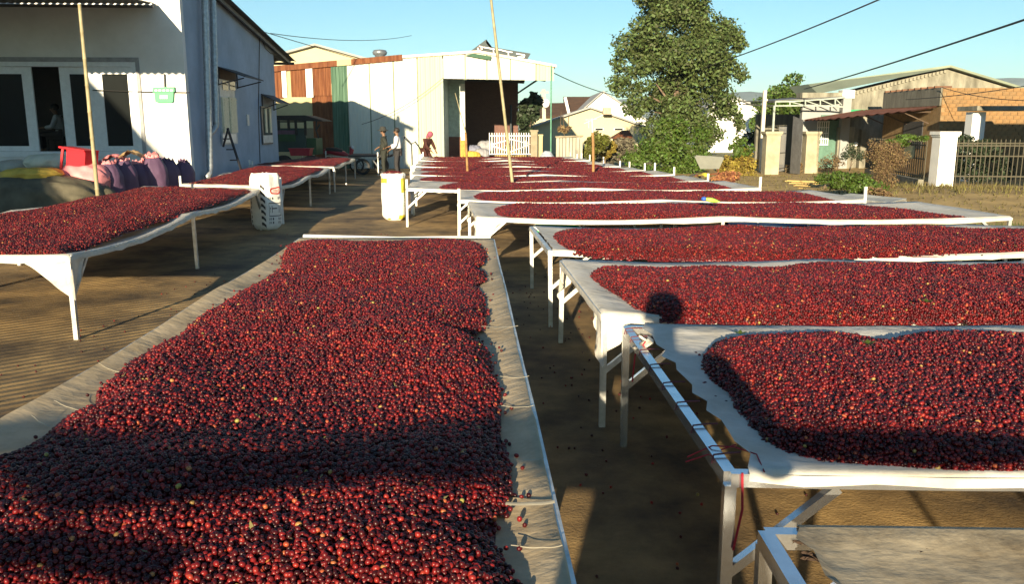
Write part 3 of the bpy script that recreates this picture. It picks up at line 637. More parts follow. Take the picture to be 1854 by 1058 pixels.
# yard walls, white pillar, iron fence, gates
PIL = M('white_pillar_paint', (.80,.79,.74), .8, 0, .05, 3, .1)
IRON = M('pale_iron', (.065,.058,.038), .7, .1, .2, 8)
def pillar(px, py, ytop, w, label, mat, capw=1.25):
    g = G(px, py); t = thing('gate_pillar', (g.x, g.y, 0), label, 'pillar'); zt_ = P(px, ytop, g.y).z
    m = MB(); m.box((g.x, g.y, (zt_-.14)/2), (w, w, zt_-.14)); m.build('shaft', mat, t)
    m = MB(); m.box((g.x, g.y, zt_-.115), (w*1.12, w*1.12, .05)); m.box((g.x, g.y, zt_-.045), (w*capw, w*capw, .09)); m.build('cap', mat, t)
    return g, zt_
g1, z1_ = pillar(1701, 348, 238, .46, 'bright white square pillar with moulded cap between iron fence and gate', PIL)
YP = M('yellowed_pillar', (.36,.32,.22), .85, 0, .2, 2, .1)
g2, _ = pillar(1393, 316, 238, .52, 'cream gate pillar beside the thin concrete utility pole', YP)
g3, _ = pillar(1464, 314, 238, .50, 'cream gate pillar in front of the white door grille', YP)
def bar_gate(label, A, B, z0, z1, n, rails, name='iron_gate', cat='gate', spear=True, mat=IRON, wall=None, bar=.022):
    A, B = Vector(A), Vector(B); t = thing(name, (A+B)/2, label, cat); t.location.z = 0
    bm = MB(); bm.box((0,0,.5), (1,1,1)); me = mesh_of(bm, 'bar', mat)
    rzv = math.atan2(B.y-A.y, B.x-A.x)
    for k in range(n+1):
        p = A.lerp(B, k/n); piece('bar', me, (p.x, p.y, z0), t, (bar, bar, z1-z0+(.06 if spear else 0)), (0,0,rzv))
    for z in rails:
        m = MB(); m.bar((A.x,A.y,z), (B.x,B.y,z), .035, .035); m.build('rail', mat, t)
    if wall:
        m = MB(); d = (B-A).normalized(); m.prism([(A.x,A.y,-.02),(B.x,B.y,-.02),(B.x,B.y,wall),(A.x,A.y,wall)], Vector((-d.y,d.x,0))*.14); m.build('base_wall', CONC, t)
    return t
gx = X(1722, g1.y)
bar_gate('wide iron bar gate right of the white pillar, with dark yard behind', (gx, g1.y-.1, 0), (X(1856,g1.y), g1.y-.35, 0), .05, P(1740,256,g1.y).z, 17, [.12,.45,1.0,1.28,P(1740,259,g1.y).z])
fe = G(1580, 330)
fnc = bar_gate('rusty iron bar fence on a low concrete wall left of the white pillar', (g1.x-.4, g1.y+.15, 0), (g1.x+.75, g1.y+6.5, 0), .34, 1.35, 30, [.42,.9,1.28], 'iron_fence', 'fence', wall=.34)
m = MB(); p = Vector((g1.x-.2, g1.y+1.2, .88)); m.prism([p, p+Vector((.11,.9,0)), p+Vector((.11,.9,.36)), p+Vector((0,0,.36))], (-.02,0,0)); m.build('sheet_panel', M('drab_sheet', (.30,.31,.20), .8), fnc)
DG = M('dark_grey_gate', (.16,.16,.16), .6, .2)
dg = bar_gate('grey double gate standing ajar between the cream pillars', (g2.x+.35, g2.y+.2, 0), (g2.x+1.05, g2.y+1.5, 0), .08, 1.75, 8, [.2,.8,1.55], 'double_gate', 'gate', mat=DG)
m = MB(); p, q = G(1430, 316), G(1448, 318); m.prism([(p.x,p.y,.05),(q.x,q.y,.05),(q.x,q.y,2.05),(p.x,p.y,2.2)], (0,.04,0)); m.build('sheet_leaf', DG, dg)
# added wall standing in for the dark hedge/shade between the pillars
m = MB(); p = P(1425,280,41); m.box((p.x+.5, 41, 1.2), (4.2,.25,2.4)); tag(m.build('shade_wall', GREYD), 'added dark grey wall standing for the shaded yard behind the double gate', 'wall')

# ================================================================== vegetation
BARK = M('bark', (.14,.10,.07), .95, 0, .3, 8, .4, 30)
LEAF_A = M('grey_green_leaf', (.082,.116,.034), .6, 0, .2, 2, island=.55, trans=.25)
LEAF_B = M('fresh_green_leaf', (.075,.125,.020), .55, 0, .2, 2, island=.5, trans=.3)
LEAF_D = M('dark_leaf', (.028,.045,.020), .6, 0, .2, 2, island=.4, trans=.15)
LEAF_Y = M('yellowing_leaf', (.26,.20,.035), .7, 0, .25, 2, island=.45, trans=.3)
LEAF_DRY = M('dry_brown_leaf', (.17,.115,.055), .85, 0, .3, 3, island=.5, trans=.15)
def clumps(rnd, lobes, per=7, f=.42):
    out = []
    for c, r_ in lobes:
        for _ in range(per):
            d = rnd.normal(size=3); d /= np.linalg.norm(d); k = rnd.uniform(.45, .95); g = f*rnd.uniform(.7, 1.25)
            out.append((tuple(np.array(c)+d*k*np.array(r_)), (r_[0]*g, r_[1]*g, r_[2]*g*.85)))
    return out
def leaves(rnd, lobes, n, size, flat=.5):
    """leaf quads through the volume of the lobes, denser towards the lobes' outside"""
    vs, fs = [], []
    wts = np.array([l[1][0]*l[1][1]*l[1][2] for l in lobes])**.75; wts = wts/wts.sum()
    which = rnd.choice(len(lobes), n, p=wts)
    for i in range(n):
        c, r = lobes[which[i]]; d = rnd.normal(size=3); d /= np.linalg.norm(d); k = rnd.uniform(.25, 1.)**.45
        p = np.array(c)+d*k*np.array(r)*(1+.15*rnd.normal())
        nn = d*.7+rnd.normal(size=3)*.8+np.array((0,0,.3)); nn /= np.linalg.norm(nn)
        a = np.cross(nn, rnd.normal(size=3)); a /= np.linalg.norm(a); b = np.cross(nn, a); s = size*rnd.uniform(.6, 1.35)
        o = len(vs); vs += [p-a*s*.9, p-b*s*flat, p+a*s*.9, p+b*s*flat]; fs.append((o, o+1, o+2, o+3))
    return vs, fs
def tree(name, label, cat, base, lobes, n, size, mat, trunk=None, seed=1, group=None, limbs=6, flat=.5):
    rnd = np.random.RandomState(seed); t = thing(name, base, label, cat, group)
    m = MB(); vs, fs = leaves(rnd, clumps(rnd, lobes, 11 if n > 9000 else 7, .46 if n > 9000 else .52), int(n*(2.4 if n > 9000 else 1.9)), size*.72, flat); m.v = [Vector(v) for v in vs]; m.f = fs; m.mi = [0]*len(fs); m.build('crown', mat, t)
    b = Vector(base); tr_ = trunk or .1; top = Vector(lobes[0][0])
    m = MB(); mid = b.lerp(top, .5)+Vector((.1*tr_*10*.3, 0, 0)); m.tube([b+Vector((0,0,-.05)), b.lerp(mid,.5), mid, top], [tr_*1.3, tr_, tr_*.8, tr_*.35], 9); m.build('trunk', BARK, t, smooth=True)
    m = MB()
    for k in range(min(limbs, len(lobes))):
        c = Vector(lobes[k][0]); s0 = b.lerp(top, rnd.uniform(.35, .75)); c = s0.lerp(c, .62); m.tube([s0, s0.lerp(c,.55)+Vector((0,0,.12*(c-s0).length)), c], [tr_*.45, tr_*.3, tr_*.1], 6)
    m.build('limb', BARK, t, smooth=True)
    return t
def L(px, py, Y, rx, ry, rz=None, dy=0.):   # lobe from photo place and pixel radii
    p = P(px, py, Y+dy); k = Y/1530.; return (tuple(p), (rx*k, (rx+(rz or ry))*.5*k, ry*k))
TYr = 39.0
big = [L(1225,130,TYr,90,60), L(1160,95,TYr,50,42), L(1285,90,TYr,55,48), L(1225,55,TYr,85,55), L(1140,140,TYr,38,34), L(1310,150,TYr,35,50), L(1200,190,TYr,55,48), L(1290,215,TYr,45,45), L(1255,250,TYr,45,45), L(1155,190,TYr,32,22), L(1185,20,TYr,60,40), L(1270,20,TYr,60,40), L(1235,170,TYr,60,50,dy=1), L(1320,70,TYr,28,35), L(1130,110,TYr,25,22), L(1335,230,TYr,14,30), L(1345,140,TYr,14,8)]
bt = G(1250, 305); tree('broadleaf_tree', 'tall grey-green broadleaf tree towering behind the drying tables', 'tree', (X(1240,TYr), TYr, 0), big, 19000, .135, LEAF_A, .22, 4, limbs=12)
tree('bush', 'fresh green rounded bush at the foot of the tall tree', 'bush', (X(1205,33), 33, 0), [L(1215,258,33,50,34), L(1168,280,33,30,27), L(1245,245,33,34,28), L(1190,295,33,52,20), L(1230,285,33,45,28), L(1150,300,33,24,14), L(1262,280,33,20,26), L(1215,235,33,24,18)], 5600, .11, LEAF_B, .05, 5)
tree('bush', 'green and yellowing bush just right of the white board fence', 'bush', (X(1075,36), 36, 0), [L(1072,262,36,18,22), L(1085,258,36,18,18), L(1066,280,36,13,14)], 1300, .12, M('olive_yellow_leaf', (.11,.12,.02), .6, 0, .2, 2, island=.5, trans=.25), .04, 6)
tree('bush', 'orange-yellow shrub between bamboo pole and grey scrub', 'bush', (X(1098,37), 37, 0), [L(1095,272,37,14,12), L(1108,268,37,9,9)], 420, .11, LEAF_Y, .03, 7)
tree('scrub', 'grey-brown scrub mound left of the fresh green bush', 'bush', (X(1125,38), 38, 0), [L(1120,275,38,32,18), L(1140,265,38,25,14), L(1095,288,38,25,10)], 1500, .11, M('grey_scrub', (.12,.105,.07), .9, 0, .2, 2, island=.45), .03, 8)
tree('round_tree', 'dense round-crowned tree behind the concrete utility pole', 'tree', (X(1410,56), 56, 0), [L(1412,170,56,42,34), L(1395,185,56,30,30), L(1435,180,56,26,32), L(1412,215,56,45,32), L(1375,235,56,25,25), L(1440,225,56,25,30)], 5200, .19, LEAF_B, .2, 9)
tree('bay_tree', 'dark leafy young tree just right of the shed bay', 'tree', (X(958,42), 42, 0), [L(960,195,42,20,26), L(955,228,42,17,22), L(968,180,42,12,14), L(945,215,42,9,18)], 900, .2, LEAF_D, .06, 10)
tree('dark_tree', 'dark shaded tree between the round tree and the gate', 'tree', (X(1385,46), 46, 0), [L(1372,238,46,20,22), L(1440,235,46,28,30), L(1410,250,46,25,25)], 1700, .17, LEAF_D, .1, 12)
for i, (x, y, s, lb) in enumerate(((1322, 292, 1, 'yellowing cassava plants left of the utility pole'), (1352, 290, 1, 'yellow leafed plants against the utility pole'), (1340, 262, .7, 'green shrub above the yellowing plants'))):
    tree('shrub', lb, 'plant', (X(x,34+i*.5), 34+i*.5, 0), [L(x,y,34,18*s,20*s), L(x-10,y+12,34,12,12), L(x+10,y+10,34,12,13)], 700, .10, LEAF_Y if i < 2 else LEAF_B, .03, 20+i)
tree('weed_bush', 'green weedy bush in front of the iron fence', 'bush', (X(1545,19.5), 19.5, .1), [L(1545,328,19.5,40,22), L(1572,340,19.5,26,20), L(1522,325,19.5,22,16)], 2600, .06, LEAF_B, .03, 30)
tree('dry_vine', 'tangled dry brown vine climbing the iron fence', 'vine', (X(1600,21.5), 21.5, .1), [L(1600,290,21.5,26,38), L(1590,330,21.5,30,28), L(1620,280,21.5,28,25), L(1610,355,21.5,22,16), L(1582,270,21.5,12,25)], 4200, .05, LEAF_DRY, .03, 31, flat=.25)
tree('creeper', 'green creeper along the top of the iron fence', 'vine', (X(1650,25), 25, 0), [L(1650,250,25,30,7), L(1625,254,25,22,9), L(1672,252,25,10,7)], 900, .07, LEAF_B, .02, 32)
tree('shaded_shrub', 'dark shrubs in the shade behind the right iron gate', 'bush', (X(1760,25), 25, 0), [L(1755,262,25,40,14), L(1745,300,25,30,35), L(1790,300,25,30,35)], 1800, .08, LEAF_D, .03, 33)
# grass and weeds on the verge: tufts nobody could count
for i, (x, y, Y, s_, mt, lb) in enumerate(((1500,318,23,1,LEAF_B,'low green weeds spilling over the boards before the gate'),(1640,352,20.5,.8,LEAF_DRY,'dry weeds at the foot of the low fence wall'),(1585,350,18.5,1.1,LEAF_DRY,'brown dry weeds right of the green weedy bush'),(1440,300,33,.7,LEAF_DRY,'dry shrub leaning at the cream gate pillar'),(1500,290,34,1,LEAF_DRY,'brown bare shrub before the pale facade'),(1352,312,31,.8,LEAF_Y,'low yellow weeds at the foot of the utility pole'),(1545,275,30,.9,LEAF_D,'dark climbing plant beside the entrance wall'))):
    tree('weeds_clump', lb, 'plant', (X(x,Y), Y, .02), [L(x,y,Y,18*s_,16*s_), L(x-14*s_,y+8*s_,Y,13*s_,10*s_), L(x+15*s_,y+7*s_,Y,14*s_,11*s_)], 480, .075, mt, .02, 70+i, flat=.3)
rg = np.random.RandomState(5); m = MB()
GRS = M('dry_grass', (.15,.13,.045), .9, 0, .3, 2, island=.5, trans=.2)
def tufts(n, fx, fy, hmin, hmax, wd=.012):
    for _ in range(n):
        x, y = fx(), fy(); z = dirt(max(0, min(1, (x-5.2)/34)), max(0, min(1, (y-5)/37))).z
        for b in range(4):
            a = rg.uniform(0, 6.28); hh = rg.uniform(hmin, hmax); dx, dy = math.cos(a)*hh*.5, math.sin(a)*hh*.5; o = len(m.v)
            m.v += [Vector((x-wd*math.sin(a), y+wd*math.cos(a), z)), Vector((x+wd*math.sin(a), y-wd*math.cos(a), z)), Vector((x+dx, y+dy, z+hh))]; m.f.append((o, o+1, o+2)); m.mi.append(0)
tufts(1100, lambda: rg.uniform(6.6, 16), lambda: rg.uniform(13, 22.5), .02, .08)
tufts(400, lambda: rg.uniform(6, 12), lambda: rg.uniform(22, 31), .03, .12)
tufts(330, lambda: rg.uniform(8.2, 13), lambda: rg.uniform(19.5, 22.4), .04, .20)
tag(m.build('dry_grass', GRS), kind='stuff')
m = MB(); tufts(2600, lambda: rg.uniform(5.0, 8.2), lambda: rg.uniform(10.2, 12.6), .1, .42, .014)
tag(m.build('weeds', M('green_weeds', (.075,.11,.025), .8, 0, .2, 2, island=.5, trans=.25)), kind='stuff')


# ================================================================== DRYING TABLES
TH = .70
def table(label, NL, NR, FR, FL, legs=(0, .5, 1), rim_sag=.035, lift=0., post=.0, net=NET, rail_mat=ALU, skirt=.055, left_rail=True, corner=(), seed=0, open_left=0., group='raised drying tables of the right-hand row', axis='x', nu=None, braces=True, name='drying_table', netlabel=None):
    """corners in plan (near-left, near-right, far-right, far-left); rails, square legs, braces and a draped net"""
    NL, NR, FR, FL = [Vector((p[0], p[1], 0)) for p in (NL, NR, FR, FL)]
    t = thing(name, (NL+NR+FR+FL)/4, label, 'table', group)
    h = TH+lift; rs = np.random.RandomState(seed); nf = sines(seed+50, 6, 1.5, 9)
    def pt(s, k): return (NL.lerp(NR, s)).lerp(FL.lerp(FR, s), k)
    long_s = (NR-NL).length >= (FL-NL).length
    nl = len(legs)-1
    def sag(s, k):
        q = s if long_s else k; e = k if long_s else s
        i = max(0, min(nl-1, int(np.searchsorted(legs, q, 'right'))-1)); f = (q-legs[i])/(legs[i+1]-legs[i])
        rim = rim_sag*math.sin(math.pi*min(1, max(0, f)))
        return rim
    def z(s, k):
        x = pt(s, k); belly = .055*(math.sin(math.pi*min(1,max(0,s)))**.35)*(math.sin(math.pi*min(1,max(0,k)))**.35)
        return h-sag(s, k)-belly+.006*float(nf(x.x*2, x.y*2))
    nu_ = nu or max(24, int((NR-NL).length*9)); nv_ = max(18, int((FL-NL).length*9))
    S = [-2, -1]+[i/nu_ for i in range(nu_+1)]+[2, 3]; K = [-2, -1]+[i/nv_ for i in range(nv_+1)]+[2, 3]
    def cl(a): return min(1, max(0, a))
    def net_pt(a, b):
        s, k = cl(a), cl(b); p = pt(s, k); zz = z(s, k)
        if s == 0 and open_left: p = p+(NR-NL).normalized()*open_left*(1+.8*abs(math.sin(k*math.pi*7.5)))
        out = Vector((0,0,0)); dn = 0
        ux, uy = (NR-NL).normalized(), (FL-NL).normalized()
        for val, vec in ((a, ux), (b, uy)):
            if val < 0 or val > 1:
                lvl = {-1: .35, -2: 1, 2: .35, 3: 1}[val]; sg = -1 if val < 0 else 1
                if open_left and vec is ux and sg < 0: continue
                out += vec*sg*.022; dn = max(dn, lvl)
        wob = 1+.5*float(nf(p.x*3+1, p.y*3))
        return Vector((p.x, p.y, zz+.004-dn*skirt*wob))+out
    m = MB(); vs = [net_pt(a, b) for a in S for b in K]; n2 = len(K)
    m.add(vs, [(i*n2+j, (i+1)*n2+j, (i+1)*n2+j+1, i*n2+j+1) for i in range(len(S)-1) for j in range(n2-1)])
    m.build('net', net, t, smooth=True)
    def rail(A, B, sg0, sg1):
        m = MB(); n = 10
        for i in range(n):
            a = A.lerp(B, i/n); b = A.lerp(B, (i+1)/n); za, zb_ = sg0(i/n), sg0((i+1)/n)
            m.bar((a.x,a.y,h-.03-za), (b.x,b.y,h-.03-zb_), .04, .045)
        m.build('rail', rail_mat, t)
    rail(NL, NR, lambda q: sag(q, 0), 0); rail(FL, FR, lambda q: sag(q, 1), 0)
    if left_rail: rail(NL, FL, lambda q: sag(0, q), 0)
    rail(NR, FR, lambda q: sag(1, q), 0)
    for q in legs:
        for e in (0, 1):
            p = pt(q, e) if long_s else pt(e, q)
            tilt = Vector((rs.uniform(-.012,.012), rs.uniform(-.012,.012), 0))
            pz = post*rs.uniform(.8, 1.15) if post and q in (legs[0], legs[-1]) and (e == 0 or rs.rand() < .35) else 0
            m = MB(); m.bar((p.x+tilt.x,p.y+tilt.y,0), (p.x,p.y,h-.05+pz+(.05 if pz else 0)), .037, .037); m.build('leg', WHITE_METAL if pz else rail_mat, t)
    if braces:
        for s0, s1 in ((0, 1), (1, 0)):
            for e in (0, 1):
                if long_s: a, b = pt(s0, e), pt(s0, e)+(pt(s1, e)-pt(s0, e)).normalized()*.34
                else: a, b = pt(e, s0), pt(e, s0)+(pt(e, s1)-pt(e, s0)).normalized()*.34
                m = MB(); m.bar((a.x,a.y,h-.36), (b.x,b.y,h-.06), .034, .03); m.build('brace', rail_mat, t)
    for (ci, la, lb, dr) in corner:   # loose net hanging round a corner post
        cpt = (NL, NR, FR, FL)[ci]; pa = (NR, NL, FL, FR)[ci]; pb = (FL, FR, NR, NL)[ci]
        ua, ub = (pa-cpt).normalized()*la, (pb-cpt).normalized()*lb
        outw = -(ua.normalized()+ub.normalized()).normalized()*.035
        def cf(u, v):
            w_ = 2*u-1; edge = ua*(-w_) if w_ < 0 else ub*w_
            top = cpt+edge; z0 = h-.02; low = (1-abs(w_))**.8*dr
            q = top.lerp(cpt, v*.35); k = .02*math.sin(u*23+3*v)*v
            return Vector((q.x, q.y, z0-low*v))+outw*(1-abs(w_)*.6)*(.6+.5*v)+Vector((k, -k, 0))
        m = MB(); m.grid(cf, 22, 8); m.build('loose_net', net, t, smooth=True)
    return t, pt, z

def in_poly(px, py, poly):
    ins = np.zeros(px.shape, bool); n = len(poly); j = n-1
    for i in range(n):
        xi, yi = poly[i]; xj, yj = poly[j]
        c = ((yi > py) != (yj > py)) & (px < (xj-xi)*(py-yi)/(yj-yi+1e-12)+xi); ins ^= c; j = i
    return ins
def edge_dist(px, py, poly):
    d = np.full(px.shape, 1e9); n = len(poly)
    for i in range(n):
        ax, ay = poly[i]; bx, by = poly[(i+1) % n]; dx, dy = bx-ax, by-ay
        t = np.clip(((px-ax)*dx+(py-ay)*dy)/(dx*dx+dy*dy+1e-12), 0, 1); d = np.minimum(d, np.hypot(px-ax-t*dx, py-ay-t*dy))
    return d
def make_gn():
    ng = bpy.data.node_groups.new('scatter_cherries', 'GeometryNodeTree')
    ng.interface.new_socket('Geometry', in_out='INPUT', socket_type='NodeSocketGeometry'); ng.interface.new_socket('Geometry', in_out='OUTPUT', socket_type='NodeSocketGeometry')
    N = ng.nodes.new; gi, go = N('NodeGroupInput'), N('NodeGroupOutput')
    ico = N('GeometryNodeMeshIcoSphere'); ico.inputs['Radius'].default_value = .0070; ico.inputs['Subdivisions'].default_value = 2
    tr_ = N('GeometryNodeTransform'); tr_.inputs['Scale'].default_value = (1, 1, 1.24)
    ss = N('GeometryNodeSetShadeSmooth'); sm = N('GeometryNodeSetMaterial'); sm.inputs['Material'].default_value = CHERRY
    na = N('GeometryNodeInputNamedAttribute'); na.data_type = 'FLOAT'; na.inputs['Name'].default_value = 'seed_size'
    cmp = N('FunctionNodeCompare'); cmp.data_type = 'FLOAT'; cmp.operation = 'GREATER_THAN'; cmp.inputs[1].default_value = .01
    ip = N('GeometryNodeInstanceOnPoints'); rv = N('FunctionNodeRandomValue'); rv.data_type = 'FLOAT_VECTOR'; rv.inputs['Max'].default_value = (6.28, 6.28, 6.28)
    jn = N('GeometryNodeJoinGeometry'); lk = ng.links.new
    lk(ico.outputs['Mesh'], tr_.inputs['Geometry']); lk(tr_.outputs[0], ss.inputs['Geometry']); lk(ss.outputs[0], sm.inputs['Geometry'])
    lk(gi.outputs[0], ip.inputs['Points']); lk(sm.outputs[0], ip.inputs['Instance']); lk(na.outputs['Attribute'], cmp.inputs[0]); lk(cmp.outputs[0], ip.inputs['Selection'])
    lk(na.outputs['Attribute'], ip.inputs['Scale']); lk(rv.outputs['Value'], ip.inputs['Rotation'])
    lk(gi.outputs[0], jn.inputs[0]); lk(ip.outputs[0], jn.inputs[0]); lk(jn.outputs[0], go.inputs[0])
    return ng
GN = make_gn()
PILES = {}
def heap_z(poly, base, hmax, seed, x, y, amp=.022, edge=.10):
    d = edge_dist(x, y, poly)
    f1, f2 = sines(seed, 9, 2.5, 12.), sines(seed+1, 6, 1., 4.)
    prof = 1-np.exp(-d/edge)
    return base(x, y)+prof*(hmax*(1+.35*f2(x, y))+amp*1.6*f1(x, y))+.004, d
def view_keep(x, y, z, mg=.5):
    # only what this part of the yard can show to a viewer near the photograph's place
    return (np.abs(x) < .64*y+mg) & (y > 1.55)
def heap(label, poly, base, hmax, spacing, seed, layers=1.35, size=1., amp=.022, group='heaps of drying coffee cherries', grid=.035, keep_pts=None, sink=.006, edge=.10):
    poly = [(p[0], p[1]) for p in poly]; rs = np.random.RandomState(seed); a = np.array(poly); x0, y0 = a.min(0); x1, y1 = a.max(0)
    gx = np.arange(x0-grid, x1+2*grid, grid); gy = np.arange(y0-grid, y1+2*grid, grid); XX, YY = np.meshgrid(gx, gy, indexing='ij')
    ins = in_poly(XX, YY, poly); zz, d = heap_z(poly, base, hmax, seed, XX, YY, amp, edge)
    near = ins | (d < grid*.8); zz = np.where(ins, zz-sink, base(XX, YY)-.01)
    vid = -np.ones(XX.shape, int); vid[near] = np.arange(near.sum()); V = np.stack([XX[near], YY[near], zz[near]], 1)
    q = np.stack([vid[:-1,:-1], vid[1:,:-1], vid[1:,1:], vid[:-1,1:]], -1).reshape(-1, 4); q = q[(q >= 0).all(1)]
    pts = []
    dy = spacing*.866
    for lay, fr in ((0, 1.), (1, layers-1)):
        hx = np.arange(x0-.15, x1+.15, spacing); hy = np.arange(y0-.15, y1+.15, dy); A, B = np.meshgrid(hx, hy, indexing='ij'); A = A+(np.arange(len(hy)) % 2)*spacing/2
        A, B = A.ravel(), B.ravel(); A = A+rs.normal(0, spacing*.2, A.shape); B = B+rs.normal(0, spacing*.2, B.shape)
        k = view_keep(A, B, 0)
        if fr < 1: k &= rs.rand(len(A)) < fr
        A, B = A[k], B[k]; wA = sines(seed+7, 9, 8, 70); inside = in_poly(A+.014*wA(A, B), B+.014*wA(B, A+3), poly); k = inside
        if lay and spacing < .017:
            m0 = ~inside; dd = edge_dist(A[m0], B[m0], poly); st_ = (rs.rand(m0.sum()) < .30*np.exp(-dd/.022)) & (B[m0] > y0+.045)
            if st_.any():
                As, Bs = A[m0][st_], B[m0][st_]; pts.append(np.stack([As, Bs, base(As, Bs)+.010], 1))
        A, B = A[k], B[k]
        Zp, d_ = heap_z(poly, base, hmax, seed, A, B, amp, edge); Zp = Zp+rs.uniform(-.004, .005, len(A))+(.009 if lay else 0)
        pts.append(np.stack([A, B, Zp], 1))
    Pn = np.concatenate(pts); Pn = Pn[np.argsort(Pn[:,1])]
    sing = None
    if keep_pts is not None:
        sing, Pn = keep_pts(Pn)
    org = np.array((a[:,0].mean(), a[:,1].mean(), float(V[:,2].min())))
    allv = np.concatenate([V, Pn])-org
    me = bpy.data.meshes.new('cherry_heap'); me.from_pydata(allv.tolist(), [], q.tolist()); me.polygons.foreach_set('use_smooth', [True]*len(q)); me.materials.append(HEAP); me.materials.append(CHERRY)
    at = me.attributes.new('seed_size', 'FLOAT', 'POINT'); s = np.zeros(len(allv)); s[len(V):] = size*rs.uniform(.84, 1.14, len(Pn)); at.data.foreach_set('value', s)
    PILES[label] = (poly, base, hmax, seed, amp, edge)
    o = bpy.data.objects.new('cherry_heap', me); o.location = org.tolist(); COL.objects.link(o)
    md = o.modifiers.new('cherries', 'NODES'); md.node_group = GN
    tag(o, label, 'coffee cherries', group, 'stuff')
    return sing
def base_fn(NL, NR, FR, FL, h):
    """approximate height of the hanging net under a heap"""
    def f(x, y): return np.full(np.shape(x), h-.05)
    return f
FLAT = lambda x, y: np.full(np.shape(x), TH-.045)
def gz(pts, z=TH-.01): return [(G(x, y, z).x, G(x, y, z).y) for x, y in pts]

# --- A: the big table in the left foreground
A_FL, A_FR = G(545,430,TH), G(892,432,TH); a_n = G(1024,1019,TH)
dirA = (a_n-A_FR).normalized(); A_NR = A_FR+dirA*7.1
A_NL = A_NR+(A_FL-A_FR).normalized()*1.93+Vector((-.02,0,0))
A_NL = Vector((-1.80, A_NR.y+.02, 0))
table('wide drying table in the left foreground with weathered net, reaching under the camera', A_NL, A_NR, A_FR, A_FL, legs=(0,.28,.62,1), rim_sag=.02, net=NET_OLD, seed=1, group='drying tables standing on their own', skirt=.09)
# seams and hems sewn across the net of A, seen on its bare right border
outA = [(42,1110),(-160,1110),(-420,980),(-160,880),(0,828),(42,812),(62,798),(75,790),(112,758),(176,738),(176,702),(240,650),(292,619),(330,600),(355,575),(382,562),(432,528),(475,505),(512,480),(512,462),(520,442),(560,437),(640,440),(720,437),(800,436),(868,440),(879,455),(878,470),(858,480),(876,492),(878,500),(862,512),(874,530),(877,560),(880,580),(862,594),(838,603),(866,612),(884,630),(890,660),(902,690),(904,740),(907,780),(920,825),(926,870),(922,900),(890,930),(878,955),(900,985),(920,1019),(940,1060),(960,1110)]
def pick300(Pn):
    Y = Pn[:,1]; d = Pn-np.array((0,0,H)); c, s = math.cos(PITCH), math.sin(PITCH); f = d[:,1]*c-d[:,2]*s; u = d[:,0]/f; v = (d[:,1]*s+d[:,2]*c)/f
    px, py = CX+F*u, CY-F*v
    ok = (px > 44) & (px < 1020) & (py < 1016) & (py > 900); idx = np.where(ok)[0][:]
    # nearest to the viewer and uppermost in the heap
    idx = idx[np.argsort(-py[idx])][:300]; mask = np.ones(len(Pn), bool); mask[idx] = False
    return Pn[idx], Pn[mask]
single = heap('sunlit heap of ripe coffee cherries filling the left foreground table', gz(outA, TH), lambda x, y: np.full(np.shape(x), TH-.03), .068, .0130, 21, 1.4, amp=.034, keep_pts=pick300)
cm = MB()
bmx = MB(); bmx.sphere((0,0,0), (.0070,.0070,.0086), 10); ch_me = mesh_of(bmx, 'coffee_cherry', CHERRY, True)
rc = random.Random(3)
def cherry(p, label, group=None, me=None, s=None):
    o = bpy.data.objects.new('coffee_cherry', me or ch_me); o.location = Vector(p); s = s or rc.uniform(.86, 1.14); o.scale = (s, s, s)
    o.rotation_euler = (rc.uniform(0,6), rc.uniform(0,6), rc.uniform(0,6)); COL.objects.link(o); tag(o, label, 'cherry', group)
for p in single: cherry(p, 'glossy coffee cherry in the closest part of the heap, along the bottom of the photo', 'coffee cherries of the near heap edge')
YC = bpy.data.materials.new('unripe_cherry_skin'); YC.use_nodes = True; YC.node_tree.nodes['Principled BSDF'].inputs[0].default_value = (.55,.36,.06,1); YC.node_tree.nodes['Principled BSDF'].inputs['Roughness'].default_value = .35
yme = ch_me.copy(); yme.materials[0] = YC
zt0 = TH-.045
for (x, y, lb) in ((903,957,'dark red stray cherry lying on bare net at the head of the trail'),(918,935,'red stray cherry just above the trail on the bare net'),(950,952,'lone dark cherry farthest out on the bare net'),(932,898,'red stray cherry at the edge where the heap meets the net strip'),(913,927,'blackish stray cherry on the white net seam'),(895,962,'small bright red stray cherry touching its stalk'),(896,950,'shaded stray cherry against the heap by the net')):
    cherry(G(x, y, zt0+.014), lb)
# net seam strips on A's right border
SEAM = M('net_hem', (.50,.44,.32), .8, 0, .15, 20)
hemA = [o for o in bpy.data.objects if o.name == 'drying_table'][0]
for (xl, xr, y, w_) in ((872,938,596,.022),(905,958,688,.006),(908,966,742,.006),(920,985,838,.006),(888,1004,918,.03),(925,1018,998,.008),(100,150,742,.006),(180,215,672,.006),(60,92,770,.008)):
    p, q = G(xl, y, TH-.03), G(xr, y-2, TH-.004)
    def hz_(u): return -.022+.022*u**2.5
    m = MB(); m.grid(lambda u, v: Vector((p.x+(q.x-p.x)*u, p.y+(q.y-p.y)*u+(v-.5)*w_*.7+.0015*math.sin(u*13), TH+.0075+hz_(u if xl > 500 else 1-u)+.0015*math.sin(math.pi*v))), 14, 2)
    m.build('net_hem', SEAM, hemA, smooth=True)

